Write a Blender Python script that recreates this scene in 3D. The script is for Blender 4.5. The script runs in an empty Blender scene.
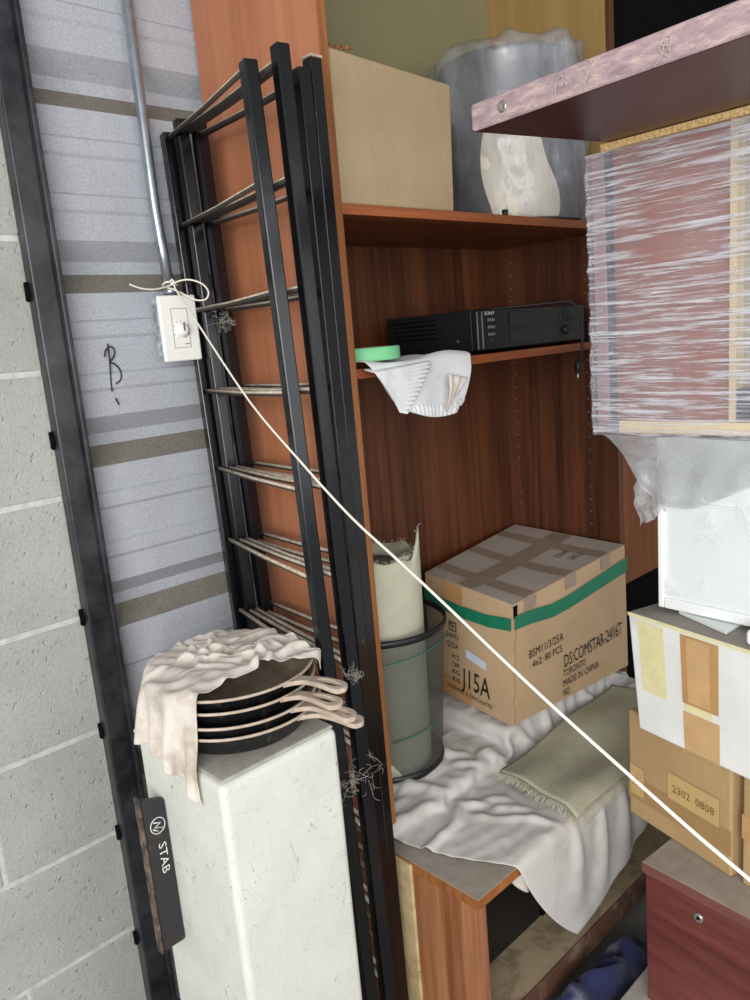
import bpy, bmesh, math, random
import numpy as np
from mathutils import Vector, Matrix, noise as mnoise

random.seed(7)
C = bpy.context.scene.collection
H = 1.30            # height of the camera above the floor; the coordinates below are taken from eye level

# ------------------------------------------------------------------ camera, world, lights, exposure
cam_data = bpy.data.cameras.new('camera')
cam = bpy.data.objects.new('camera', cam_data)
C.objects.link(cam)
R_ = (0.72069041, -0.6881879, -0.08368246)
U_ = (0.19817864, 0.08884258, 0.97613125)
W_ = (0.66432715, 0.7200725, -0.20041214)
cam.matrix_world = Matrix(((R_[0], U_[0], -W_[0], 0), (R_[1], U_[1], -W_[1], 0), (R_[2], U_[2], -W_[2], H), (0, 0, 0, 1)))
cam_data.sensor_fit = 'VERTICAL'
cam_data.sensor_height = 36
cam_data.lens = 781 * 36 / 1000
cam_data.clip_start = 0.02
bpy.context.scene.camera = cam

world = bpy.data.worlds.new('world')
bpy.context.scene.world = world
world.use_nodes = True
bg = world.node_tree.nodes['Background']
bg.inputs[0].default_value = (0.93, 0.97, 1.0, 1)
bg.inputs[1].default_value = 0.40


def area(name, loc, target, size, energy, col=(1, 1, 1)):
    d = bpy.data.lights.new(name, 'AREA')
    d.shape = 'RECTANGLE'
    d.size, d.size_y = size
    d.energy = energy
    d.color = col
    o = bpy.data.objects.new(name, d)
    C.objects.link(o)
    o.location = (loc[0], loc[1], loc[2] + H)
    o.rotation_euler = (Vector(target) - Vector(loc)).to_track_quat('-Z', 'Y').to_euler()
    return o


area('daylight_through_door', (-1.4, -0.9, 0.15), (0.9, 1.0, -0.5), (2.0, 1.5), 84, (1.0, 0.985, 0.96))
area('daylight_beside_door', (0.9, -1.9, 0.2), (1.2, 1.0, -0.5), (2.0, 1.5), 20, (0.95, 0.98, 1.0))

vs = bpy.context.scene.view_settings
vs.view_transform = 'Standard'
vs.look = 'None'
vs.gamma = 1
vs.exposure = 0.14
vs.use_curve_mapping = False

# ------------------------------------------------------------------ materials


def srgb(r, g, b):
    def f(c):
        c /= 255
        return c / 12.92 if c <= 0.04045 else ((c + 0.055) / 1.055) ** 2.4
    return (f(r), f(g), f(b), 1)


class NT:
    def __init__(s, name):
        s.m = bpy.data.materials.new(name)
        s.m.use_nodes = True
        s.t = s.m.node_tree
        s.n = s.t.nodes
        s.b = s.n['Principled BSDF']
        s.out = s.n['Material Output']
        s.co = s.n.new('ShaderNodeTexCoord')

    def link(s, a, b):
        s.t.links.new(a, b)

    def mapping(s, scale=(1, 1, 1), rot=(0, 0, 0), src=None):
        m = s.n.new('ShaderNodeMapping')
        m.inputs['Scale'].default_value = scale
        m.inputs['Rotation'].default_value = rot
        s.link(src or s.co.outputs['Object'], m.inputs[0])
        return m.outputs[0]

    def noise(s, vec, scale, detail=4, rough=.55, dist=0):
        n = s.n.new('ShaderNodeTexNoise')
        n.inputs['Scale'].default_value = scale
        n.inputs['Detail'].default_value = detail
        n.inputs['Roughness'].default_value = rough
        n.inputs['Distortion'].default_value = dist
        if vec is not None:
            s.link(vec, n.inputs['Vector'])
        return n.outputs['Fac']

    def ramp(s, fac, stops, interp='LINEAR'):
        r = s.n.new('ShaderNodeValToRGB')
        r.color_ramp.interpolation = interp
        e = r.color_ramp.elements
        while len(e) < len(stops):
            e.new(0.5)
        for k, (p, c) in enumerate(stops):
            e[k].position = p
            e[k].color = c if len(c) == 4 else (*c, 1)
        s.link(fac, r.inputs[0])
        return r.outputs[0]

    def mix(s, fac, a, b, mode='MIX'):
        m = s.n.new('ShaderNodeMix')
        m.data_type = 'RGBA'
        m.blend_type = mode
        for i, v in ((0, fac), (6, a), (7, b)):
            if hasattr(v, 'default_value') and not isinstance(v, (int, float, tuple)):
                s.link(v, m.inputs[i])
            else:
                m.inputs[i].default_value = v
        return m.outputs[2]

    def math(s, op, a, b=0.0):
        m = s.n.new('ShaderNodeMath')
        m.operation = op
        for i, v in ((0, a), (1, b)):
            if isinstance(v, (int, float)):
                m.inputs[i].default_value = v
            else:
                s.link(v, m.inputs[i])
        return m.outputs[0]

    def bump(s, fac, strength=.3, dist=.002):
        b = s.n.new('ShaderNodeBump')
        b.inputs['Strength'].default_value = strength
        b.inputs['Distance'].default_value = dist
        s.link(fac, b.inputs['Height'])
        s.link(b.outputs[0], s.b.inputs['Normal'])

    def col(s, c):
        if isinstance(c, tuple):
            s.b.inputs['Base Color'].default_value = c
        else:
            s.link(c, s.b.inputs['Base Color'])

    def set(s, rough=.5, metal=0, spec=.5):
        s.b.inputs['Roughness'].default_value = rough
        s.b.inputs['Metallic'].default_value = metal
        s.b.inputs['Specular IOR Level'].default_value = spec
        return s.m


WHITE = (1, 1, 1, 1)
BLACK = (0, 0, 0, 1)


def plain(name, c, rough=.5, metal=0, var=.12, scale=30, bump=0, spec=.5):
    t = NT(name)
    f = t.noise(t.mapping(), scale)
    d = tuple(v * (1 - var) for v in c[:3]) + (1,)
    e = tuple(min(1, v * (1 + var)) for v in c[:3]) + (1,)
    t.col(t.ramp(f, [(.3, d), (.7, e)]))
    if bump:
        t.bump(f, bump)
    return t.set(rough, metal, spec)


def wood(name, dark, mid, light, rough=.42, axis='z', fine=90, spec=.4, dust=None):
    t = NT(name)
    sc = {'z': (1, 1, .035), 'x': (.035, 1, 1), 'y': (1, .035, 1)}[axis]
    v = t.mapping(sc)
    f1 = t.noise(v, fine, 5, .7, .4)
    f2 = t.noise(v, fine * .22, 3, .5, .8)
    c = t.ramp(f1, [(.3, dark), (.52, mid), (.75, light)])
    c2 = t.ramp(f2, [(.35, dark), (.65, light)])
    cc = t.mix(.4, c, c2)
    if dust:
        f3 = t.noise(t.mapping(), 9, 6, .6)
        cc = t.mix(t.ramp(f3, [(.42, BLACK), (.75, (.6, .6, .6, 1))]), cc, dust)
    t.col(cc)
    t.bump(f1, .08, .001)
    return t.set(rough, 0, spec)


def dusty(name, base, dust, lo=.4, hi=.65, scale=14, rough=.6, metal=0, up=False, bump=.1):
    t = NT(name)
    f = t.noise(t.mapping(), scale, 7, .65)
    k = t.ramp(f, [(lo, BLACK), (hi, WHITE)])
    if up:   # dust settles on what faces up
        g = t.n.new('ShaderNodeNewGeometry')
        sp = t.n.new('ShaderNodeSeparateXYZ')
        t.link(g.outputs['Normal'], sp.inputs[0])
        z = t.ramp(sp.outputs[2], [(.0, BLACK), (.45, WHITE)])
        k = t.mix(1.0, z, t.ramp(f, [(lo - .25, (.25, .25, .25, 1)), (hi, WHITE)]), 'MULTIPLY')
    t.col(t.mix(k, base, dust))
    if bump:
        t.bump(f, bump)
    return t.set(rough, metal)


M = {}
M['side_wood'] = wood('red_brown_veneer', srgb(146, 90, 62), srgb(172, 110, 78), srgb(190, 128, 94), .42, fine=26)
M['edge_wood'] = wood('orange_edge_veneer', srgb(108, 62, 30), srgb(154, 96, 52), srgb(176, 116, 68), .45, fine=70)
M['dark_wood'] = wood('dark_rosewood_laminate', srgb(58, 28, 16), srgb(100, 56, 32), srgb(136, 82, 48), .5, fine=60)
M['right_wood'] = wood('dark_rosewood_laminate_streaked', srgb(42, 20, 14), srgb(88, 50, 32), srgb(124, 74, 48), .5, fine=75)
M['door_wood'] = wood('orange_brown_door_veneer', srgb(92, 46, 22), srgb(126, 70, 36), srgb(148, 88, 48), .5, fine=60)
M['base_wood'] = wood('orange_brown_plank_veneer', srgb(84, 42, 22), srgb(158, 98, 62), srgb(200, 146, 108), .5, fine=46)
M['shelf_x'] = wood('shelf_laminate', srgb(80, 34, 18), srgb(120, 60, 32), srgb(150, 84, 48), .4, axis='x', fine=70)
M['shelf_edge'] = wood('shelf_edge_veneer', srgb(108, 52, 28), srgb(150, 80, 44), srgb(180, 108, 66), .45, axis='x', fine=70)
M['light_wood'] = wood('unfinished_light_veneer', srgb(142, 112, 64), srgb(160, 130, 78), srgb(174, 144, 92), .6, fine=40)
M['cream_board'] = dusty('cream_painted_board', srgb(214, 192, 146), srgb(168, 140, 96), .45, .7, 20)
M['olive_panel'] = plain('olive_painted_panel', srgb(138, 131, 96), .7, var=.06, scale=5)
M['red_wood'] = wood('red_mahogany_laminate', srgb(72, 34, 32), srgb(108, 54, 48), srgb(128, 70, 62), .45, axis='y', fine=55)
M['maroon'] = plain('maroon_underside_laminate', srgb(82, 44, 42), .35, var=.12, scale=12)
M['dust_top'] = dusty('dust_covered_laminate', srgb(140, 130, 118), srgb(164, 155, 144), .3, .7, 30, .9)
M['dust_shelf'] = dusty('dusty_beige_shelf', srgb(158, 140, 112), srgb(128, 110, 86), .5, .62, 16, .85)
M['brown_rail'] = dusty('worn_brown_rail', srgb(96, 66, 54), srgb(140, 116, 102), .5, .7, 18, .6)
M['black'] = plain('black_plastic', srgb(22, 22, 24), .4, var=.2, scale=40)
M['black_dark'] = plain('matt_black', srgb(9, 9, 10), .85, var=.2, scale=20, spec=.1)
M['rack_black'] = dusty('black_enamelled_steel_tube', srgb(9, 10, 13), srgb(80, 74, 66), .66, .82, 30, .2, 0, bump=.12)
M['rung'] = dusty('dust_coated_rung', srgb(58, 50, 44), srgb(214, 200, 180), .42, .62, 60, .8, up=True, bump=.3)
M['post'] = dusty('black_painted_angle_iron', srgb(24, 26, 30), srgb(60, 62, 64), .4, .7, 12, .3, 0)
M['galv'] = plain('galvanised_conduit', srgb(168, 176, 184), .32, .85, var=.12, scale=60)
M['plate'] = plain('white_cover_plate', srgb(240, 240, 234), .35, var=.02, scale=30)
M['plate_grey'] = plain('grey_switch_lines', srgb(150, 150, 146), .4)
M['cement_box'] = dusty('paint_spattered_box', srgb(120, 132, 138), srgb(190, 198, 200), .4, .6, 60, .6)
M['ink'] = plain('black_marker_ink', srgb(24, 24, 28), .6)
M['white_ink'] = plain('white_print', srgb(206, 206, 204), .6)
M['grey_ink'] = plain('grey_print', srgb(96, 96, 100), .6)
M['brown_ink'] = plain('faded_brown_stamp', srgb(126, 98, 58), .7)
M['string'] = plain('white_cord', srgb(236, 230, 216), .8, var=.06, scale=300)
M['particle'] = None
M['pan_black'] = dusty('blackened_pan_metal', srgb(28, 28, 32), srgb(96, 84, 74), .55, .75, 40, .45, .2)
M['pan_dust'] = dusty('dust_coated_pan', srgb(168, 150, 134), srgb(192, 176, 160), .4, .65, 40, .85)
M['pan_inside'] = dusty('dusty_pan_inside', srgb(150, 134, 116), srgb(120, 104, 88), .4, .7, 20, .8)
M['green_tape'] = plain('green_tape', srgb(34, 124, 92), .3, var=.12, scale=50)
M['brown_tape'] = plain('brown_packing_tape', srgb(160, 142, 126), .25, var=.08, scale=30)
M['mint'] = plain('mint_green_tape_roll', srgb(116, 196, 140), .5, var=.05)
M['tape_core'] = plain('cardboard_core', srgb(170, 140, 100), .8)
M['white_plastic'] = plain('white_moulded_plastic', srgb(222, 228, 228), .18, var=.03, scale=10)
M['white_frame'] = plain('white_glossy_frame', srgb(238, 240, 240), .2, var=.03, scale=10)
M['cream_tape'] = plain('pale_yellow_tape', srgb(228, 220, 170), .35, var=.06, scale=40)
M['tan_tape'] = plain('tan_tape_patch', srgb(204, 166, 118), .4, var=.07, scale=30)
M['tan_tape2'] = plain('shiny_tan_tape', srgb(190, 146, 98), .3, var=.1, scale=20)
M['label'] = plain('pale_blue_label', srgb(206, 216, 232), .6, var=.03)
M['yellow_label'] = plain('yellowed_label', srgb(198, 166, 112), .6, var=.06, scale=30)
M['silver'] = plain('screw_metal', srgb(190, 190, 186), .3, .9)
M['rubber'] = plain('black_cord_rubber', srgb(28, 28, 30), .5)
M['green_string'] = plain('teal_string', srgb(40, 110, 96), .6)
M['web'] = plain('dusty_cobweb', srgb(190, 182, 172), .9)
M['floor_m'] = dusty('dusty_concrete_floor', srgb(120, 116, 110), srgb(150, 146, 140), .35, .7, 6, .9, bump=.3)
M['grey_slab'] = dusty('grey_dusty_board', srgb(150, 144, 136), srgb(176, 170, 162), .35, .65, 16, .9)
M['drum'] = plain('grey_steel_drum', srgb(112, 112, 114), .35, .5, var=.25, scale=6)
M['drum_white'] = plain('pale_drum_panel', srgb(226, 218, 202), .6, var=.08, scale=6)
M['screen'] = plain('dark_display_window', srgb(8, 8, 10), .12)


def particle():
    t = NT('raw_particle_board')
    v = t.n.new('ShaderNodeTexVoronoi')
    v.inputs['Scale'].default_value = 420
    t.link(t.mapping(), v.inputs['Vector'])
    f = t.noise(t.mapping(), 220, 3)
    c = t.ramp(f, [(.3, srgb(176, 136, 82)), (.5, srgb(218, 184, 126)), (.7, srgb(236, 210, 158))])
    t.col(c)
    t.bump(f, .5)
    return t.set(.85)


M['particle'] = particle()


def cardboard(name, c, dark=.93, rough=.75, stain=None):
    t = NT(name)
    f = t.noise(t.mapping((1, 1, .3)), 140, 3)
    g = t.noise(t.mapping(), 7, 5, .6)
    a = t.ramp(f, [(.3, tuple(v * dark for v in c[:3])), (.7, c)])
    b = t.ramp(g, [(.3, (.84, .83, .8, 1)), (.7, (1.0, 1.0, 1.0, 1))])
    cc = t.mix(1.0, a, b, 'MULTIPLY')
    if stain:
        cc = t.mix(t.ramp(t.noise(t.mapping(), 11, 3), [(.6, BLACK), (.72, (.5, .5, .5, 1))]), cc, stain)
    t.col(cc)
    t.bump(g, .2, .004)
    return t.set(rough)


M['card'] = cardboard('kraft_cardboard', srgb(204, 174, 138))
M['card_top'] = cardboard('dusty_cardboard_top', srgb(196, 184, 172))
M['card_old'] = cardboard('pale_old_cardboard', srgb(176, 154, 120))
M['card_brown'] = cardboard('brown_cardboard', srgb(190, 158, 114), stain=srgb(160, 134, 98))
M['card_white'] = cardboard('white_painted_carton', srgb(238, 239, 238), dark=.97, stain=srgb(196, 196, 192))
M['card_white_top'] = cardboard('grey_dusty_carton_top', srgb(150, 144, 136))


def corrugated_paint():
    t = NT('pale_blue_grey_wall_paint')
    f = t.noise(t.mapping(), 260, 3, .7)
    g = t.noise(t.mapping((1, 1, .35)), 8, 5, .6)
    c = t.ramp(f, [(.3, srgb(152, 156, 164)), (.7, srgb(182, 185, 192))])
    c = t.mix(t.ramp(g, [(.55, BLACK), (.8, (.45, .45, .45, 1))]), c, srgb(206, 210, 216))
    t.col(c)
    t.bump(f, .35, .0015)
    return t.set(.6)


M['corr'] = corrugated_paint()
M['corr_dust'] = dusty('dirt_on_rib_ledge', srgb(108, 104, 94), srgb(134, 129, 120), .3, .7, 160, .9, bump=.5)


def block_mat():
    t = NT('painted_concrete_block')
    f = t.noise(t.mapping(), 160, 6, .8)
    p = t.ramp(t.noise(t.mapping(), 95, 2, .5), [(.26, BLACK), (.36, WHITE)])
    g = t.noise(t.mapping(), 5, 4)
    c = t.ramp(g, [(.3, srgb(176, 175, 170)), (.7, srgb(196, 195, 190))])
    c = t.mix(t.ramp(f, [(.5, (.0, .0, .0, 1)), (.75, (.45, .45, .45, 1))]), c, srgb(140, 138, 134))
    t.col(c)
    h = t.mix(.5, p, t.ramp(f, [(.2, BLACK), (.8, WHITE)]))
    t.bump(h, .95, .006)
    return t.set(.85)


M['block'] = block_mat()
M['mortar'] = dusty('pale_mortar', srgb(196, 196, 190), srgb(168, 168, 162), .4, .7, 60, .9, bump=.4)


def plaster():
    t = NT('chalky_white_painted_pillar')
    g = t.noise(t.mapping(), 9, 5, .6)
    c = t.ramp(g, [(.3, srgb(200, 201, 193)), (.7, srgb(214, 215, 208))])
    m = t.noise(t.mapping((1, 1, .8)), 34, 8, .72, 1.6)
    c = t.mix(t.ramp(m, [(.63, BLACK), (.68, (.8, .8, .8, 1))]), c, srgb(122, 114, 104))
    sc = t.noise(t.mapping((1, 1, .4), (0, .5, .3)), 13, 2, .5, 3)
    c = t.mix(t.ramp(sc, [(.497, BLACK), (.5, (.5, .5, .5, 1)), (.503, BLACK)]), c, srgb(120, 116, 108))
    t.col(c)
    t.bump(m, .15)
    return t.set(.6)


M['plaster'] = plaster()
M['pillar_top'] = dusty('dust_on_pillar_top', srgb(150, 146, 134), srgb(180, 178, 168), .35, .7, 30, .9)


def cloth_mat(name, c, stain=None, weave=600, rough=.9, var=.08):
    t = NT(name)
    g = t.noise(t.mapping(), 12, 4)
    a = t.ramp(g, [(.3, tuple(v * (1 - var) for v in c[:3])), (.7, c)])
    if stain:
        a = t.mix(t.ramp(t.noise(t.mapping(), 16, 5, .6), [(.5, BLACK), (.68, (.8, .8, .8, 1))]), a, stain)
    t.col(a)
    t.bump(t.noise(t.mapping(), weave, 2), .25, .001)
    t.b.inputs['Sheen Weight'].default_value = .15
    return t.set(rough, 0, .2)


M['sheet'] = cloth_mat('grey_white_cotton_sheet', srgb(206, 202, 198), srgb(180, 174, 168))
M['rag'] = cloth_mat('dirty_cream_rag', srgb(208, 200, 190), srgb(158, 144, 130))
M['towel'] = cloth_mat('white_towel', srgb(212, 214, 216), srgb(184, 178, 176), weave=300)
M['blue_cloth'] = cloth_mat('dusty_navy_cloth', srgb(40, 44, 80), srgb(118, 118, 128))


def weave_mat(name, c1, c2, scale=330, rot=(0, 0, 0)):
    t = NT(name)
    br = t.n.new('ShaderNodeTexChecker')
    br.inputs['Scale'].default_value = scale
    br.inputs['Color1'].default_value = c1
    br.inputs['Color2'].default_value = c2
    t.link(t.mapping(rot=rot), br.inputs['Vector'])
    g = t.noise(t.mapping(), 24, 4)
    c = t.mix(1.0, br.outputs['Color'], t.ramp(g, [(.3, (.85, .85, .85, 1)), (.7, WHITE)]), 'MULTIPLY')
    t.col(c)
    t.bump(br.outputs['Fac'], .5, .001)
    return t.set(.85)


M['rug'] = weave_mat('woven_sage_rug', srgb(160, 157, 134), srgb(192, 189, 166), 300)
M['roll'] = weave_mat('woven_pale_roll', srgb(200, 198, 172), srgb(218, 216, 192), 420)
M['fringe'] = plain('rug_fringe', srgb(178, 172, 148), .9)
M['roll_in'] = plain('grey_rug_backing', srgb(128, 122, 116), .9, var=.2, scale=90, bump=.5)


def mesh_mat():
    t = NT('black_wire_mesh')
    w = t.n.new('ShaderNodeTexChecker')
    w.inputs['Scale'].default_value = 1.0
    w.inputs['Color1'].default_value = WHITE
    w.inputs['Color2'].default_value = BLACK
    uv = t.mapping((220, 90, 1), src=t.co.outputs['UV'])
    t.link(uv, w.inputs['Vector'])
    tr = t.n.new('ShaderNodeBsdfTransparent')
    mx = t.n.new('ShaderNodeMixShader')
    f = t.math('MULTIPLY', w.outputs['Fac'], .3)
    f = t.math('ADD', f, .42)
    t.link(f, mx.inputs[0])
    t.link(tr.outputs[0], mx.inputs[1])
    t.link(t.b.outputs[0], mx.inputs[2])
    t.link(mx.outputs[0], t.out.inputs[0])
    t.col(srgb(84, 86, 82))
    return t.set(.5)


M['mesh'] = mesh_mat()


def film(name, scale, rot, freq, lo, hi, base=.12, tint=srgb(225, 226, 236), maxa=.8, rough=.22):
    """clear plastic film: mostly transparent, its stretched creases milky"""
    t = NT(name)
    v = t.mapping(scale, rot)
    f = t.noise(v, freq, 6, .7, .3)
    a = t.ramp(f, [(lo, (base,) * 3), (hi, (maxa,) * 3)])
    g = t.noise(t.mapping(), 7, 3)
    g = t.ramp(g, [(.3, (.55,) * 3), (.65, (1,) * 3)])
    a = t.mix(1.0, a, g, 'MULTIPLY')
    tr = t.n.new('ShaderNodeBsdfTransparent')
    mx = t.n.new('ShaderNodeMixShader')
    t.link(a, mx.inputs[0])
    t.link(tr.outputs[0], mx.inputs[1])
    t.link(t.b.outputs[0], mx.inputs[2])
    t.link(mx.outputs[0], t.out.inputs[0])
    t.col(tint)
    t.bump(f, .9, .006)
    return t.set(rough, 0, .8)


M['wrap'] = film('stretch_film', (1, .032, 1), (math.radians(-12), 0, 0), 170, .50, .60, .22, srgb(236, 236, 244), .95)
M['wrap_loose'] = film('loose_hanging_film', (1, .3, .5), (math.radians(40), 0, 0), 30, .3, .62, .42, srgb(176, 178, 182), .85)
M['bag'] = film('clear_plastic_bag', (1, 1, .35), (0, 0, .3), 9, .40, .66, .22, srgb(178, 180, 186), .72, .12)
M['bag2'] = film('torn_plastic_bag', (1, 1, 1), (0, 0, .3), 60, .3, .6, .45, srgb(200, 202, 206), .8, .2)


def worn_edge():
    t = NT('worn_pinkish_board_edge')
    f = t.noise(t.mapping((1, .3, 1)), 80, 8, .8, .1)
    c = t.ramp(f, [(.34, srgb(140, 118, 124)), (.5, srgb(168, 146, 150)), (.6, srgb(196, 170, 164)), (.7, srgb(208, 180, 166))])
    t.col(c)
    t.bump(f, .3)
    return t.set(.7)


M['worn_edge'] = worn_edge()

# ------------------------------------------------------------------ mesh helpers


class MB:
    """collects shapes, then links them as one mesh object"""

    def __init__(s):
        s.bm = bmesh.new()
        s.uv = s.bm.loops.layers.uv.new('UVMap')

    def face(s, pts, mi=0, uvs=None, smooth=False):
        vs_ = [s.bm.verts.new(p) for p in pts]
        f = s.bm.faces.new(vs_)
        f.material_index = mi
        f.smooth = smooth
        if uvs:
            for l, q in zip(f.loops, uvs):
                l[s.uv].uv = q
        return f

    def hexa(s, c, mi=0, mis=None):
        """c: 8 corners, bottom ring 0-3 counter-clockwise, top ring 4-7"""
        v = [s.bm.verts.new(p) for p in c]
        fs = [(3, 2, 1, 0), (4, 5, 6, 7), (0, 1, 5, 4), (1, 2, 6, 5), (2, 3, 7, 6), (3, 0, 4, 7)]
        for k, f in enumerate(fs):
            g = s.bm.faces.new([v[i] for i in f])
            g.material_index = mis[k] if mis else mi      # bottom, top, -y, +x, +y, -x
        return s

    def box(s, x0, x1, y0, y1, z0, z1, mi=0, mis=None):
        return s.hexa([(x0, y0, z0), (x1, y0, z0), (x1, y1, z0), (x0, y1, z0), (x0, y0, z1), (x1, y0, z1), (x1, y1, z1), (x0, y1, z1)], mi, mis)

    def grid(s, fn, nu, nv, mi=0, smooth=True, closed_u=False):
        n_ = nu if closed_u else nu + 1
        V = [[s.bm.verts.new(fn(i / nu, j / nv)) for i in range(n_)] for j in range(nv + 1)]
        for j in range(nv):
            for i in range(nu):
                k = (i + 1) % n_
                f = s.bm.faces.new((V[j][i], V[j][k], V[j + 1][k], V[j + 1][i]))
                f.smooth = smooth
                f.material_index = mi
                for l, q in zip(f.loops, ((i / nu, j / nv), ((i + 1) / nu, j / nv), ((i + 1) / nu, (j + 1) / nv), (i / nu, (j + 1) / nv))):
                    l[s.uv].uv = q
        return V

    def lathe(s, prof, c=(0, 0, 0), seg=48, mi=0, fn=None, smooth=True):
        """prof: (radius, z) from bottom up"""
        n = len(prof) - 1

        def f(u, v):
            k = min(n, int(round(v * n)))
            r, z = prof[k]
            a = u * 2 * math.pi
            p = (c[0] + r * math.cos(a), c[1] + r * math.sin(a), c[2] + z)
            return fn(p, u, v) if fn else p
        s.grid(f, seg, n, mi, smooth, closed_u=True)
        return s

    def tube(s, pts, r, seg=10, mi=0, cap=True, smooth=True):
        P = [Vector(p) for p in pts]
        rr = r if isinstance(r, (list, tuple)) else [r] * len(P)
        rings = []
        up = Vector((0, 0, 1))
        prev = None
        for i, p in enumerate(P):
            d = (P[min(i + 1, len(P) - 1)] - P[max(i - 1, 0)]).normalized()
            if prev is None:
                a = d.cross(up if abs(d.z) < .95 else Vector((1, 0, 0))).normalized()
            else:
                a = (prev - d * prev.dot(d)).normalized()
            b = d.cross(a)
            prev = a
            rings.append([s.bm.verts.new(p + (a * math.cos(t) + b * math.sin(t)) * rr[i]) for t in [2 * math.pi * k / seg for k in range(seg)]])
        for A, B in zip(rings[:-1], rings[1:]):
            for k in range(seg):
                f = s.bm.faces.new((A[k], A[(k + 1) % seg], B[(k + 1) % seg], B[k]))
                f.smooth = smooth
                f.material_index = mi
        if cap:
            f = s.bm.faces.new(list(reversed(rings[0])))
            f.material_index = mi
            f = s.bm.faces.new(rings[-1])
            f.material_index = mi
        return s

    def beam(s, a, b, w, d, xdir=(1, 0, 0), mi=0):
        """square bar from a to b, w along xdir, d across"""
        a, b = Vector(a), Vector(b)
        ax = (b - a).normalized()
        x = Vector(xdir)
        x = (x - ax * x.dot(ax)).normalized()
        y = ax.cross(x)
        cs = []
        for p in (a, b):
            for sx, sy in ((-1, -1), (1, -1), (1, 1), (-1, 1)):
                cs.append(p + x * (sx * w / 2) + y * (sy * d / 2))
        return s.hexa(cs, mi)

    def build(s, name, mats, parent=None, bevel=0, seg=2, solid=0, subsurf=0, recalc=True, smooth_angle=None):
        if recalc:
            bmesh.ops.recalc_face_normals(s.bm, faces=s.bm.faces)
        off = Vector((0, 0, 0))
        me = bpy.data.meshes.new(name)
        mats = mats if isinstance(mats, (list, tuple)) else [mats]
        for m in mats:
            me.materials.append(M[m] if isinstance(m, str) else m)
        if parent is None:
            vs_ = [v.co for v in s.bm.verts]
            off = Vector((sum(v.x for v in vs_) / len(vs_), sum(v.y for v in vs_) / len(vs_), min(v.z for v in vs_)))
        else:
            off = WLOC[parent.name]
        bmesh.ops.translate(s.bm, verts=s.bm.verts, vec=-off)
        s.bm.to_mesh(me)
        s.bm.free()
        o = bpy.data.objects.new(name, me)
        C.objects.link(o)
        if parent is None:
            o.location = (off.x, off.y, off.z + H)
        else:
            o.parent = parent
        WLOC[o.name] = off
        if solid:
            m = o.modifiers.new('thickness', 'SOLIDIFY')
            m.thickness = solid
            m.offset = 0
        if bevel:
            m = o.modifiers.new('bevel', 'BEVEL')
            m.width = bevel
            m.segments = seg
            m.limit_method = 'ANGLE'
            m.angle_limit = math.radians(40)
        if subsurf:
            m = o.modifiers.new('subsurf', 'SUBSURF')
            m.levels = m.render_levels = subsurf
        return o


WLOC = {}


def tag(o, label=None, cat=None, group=None, kind=None):
    if label:
        o['label'] = label
    if cat:
        o['category'] = cat
    if group:
        o['group'] = group
    if kind:
        o['kind'] = kind
    return o


def thing(name, label, cat, loc, group=None):
    o = bpy.data.objects.new(name, None)
    o.empty_display_size = .05
    C.objects.link(o)
    o.location = (loc[0], loc[1], loc[2] + H)
    WLOC[o.name] = Vector(loc)
    return tag(o, label, cat, group)


def smooth(pts, n=6):
    P_ = [Vector(p) for p in pts]
    out = []
    for i in range(len(P_) - 1):
        a, b, c_, d = P_[max(0, i - 1)], P_[i], P_[i + 1], P_[min(len(P_) - 1, i + 2)]
        for k in range(n):
            t_ = k / n
            out.append(.5 * ((2 * b) + (c_ - a) * t_ + (2 * a - 5 * b + 4 * c_ - d) * t_ * t_ + (3 * b - a - 3 * c_ + d) * t_ ** 3))
    return out + [P_[-1]]


def quad_point(q, u, v, off=0):
    a, b, c, d = [Vector(p) for p in q]
    p = a * (1 - u) * (1 - v) + b * u * (1 - v) + c * u * v + d * (1 - u) * v
    if off:
        n = ((b - a) * (1 - v) + (c - d) * v).cross((d - a) * (1 - u) + (c - b) * u).normalized()
        p = p + n * off
    return p


def text_mesh(txt):
    cu = bpy.data.curves.new('lettering', 'FONT')
    cu.body = txt
    cu.resolution_u = 2
    o = bpy.data.objects.new('lettering', cu)
    me = bpy.data.meshes.new_from_object(o)
    V = [tuple(v.co[:2]) for v in me.vertices]
    F = [tuple(p.vertices) for p in me.polygons]
    bpy.data.objects.remove(o)
    bpy.data.curves.remove(cu)
    bpy.data.meshes.remove(me)
    return V, F


def text_on(q, txt, u0, v0, width, height, mat, parent, rot=0, off=.0012, name='printed_lettering', mb=None, bold=0):
    """print txt on the quad q: width and height in metres, lower left corner at (u0, v0)"""
    W = (Vector(q[1]) - Vector(q[0])).length
    Hh = (Vector(q[3]) - Vector(q[0])).length
    V, F = text_mesh(txt)
    x0 = min(v[0] for v in V)
    x1 = max(v[0] for v in V)
    own = mb is None
    mb = mb or MB()
    cr, sr = math.cos(rot), math.sin(rot)
    vs_ = []
    for x, y in V:
        X = (x - x0) / (x1 - x0) * width
        Y = y / .7 * height
        X, Y = X * cr - Y * sr, X * sr + Y * cr
        vs_.append(mb.bm.verts.new(quad_point(q, u0 + X / W, v0 + Y / Hh, off)))
    for f in F:
        try:
            mb.bm.faces.new([vs_[i] for i in f])
        except ValueError:
            pass
    if own:
        return mb.build(name, mat, parent, recalc=False)
    return mb


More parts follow.
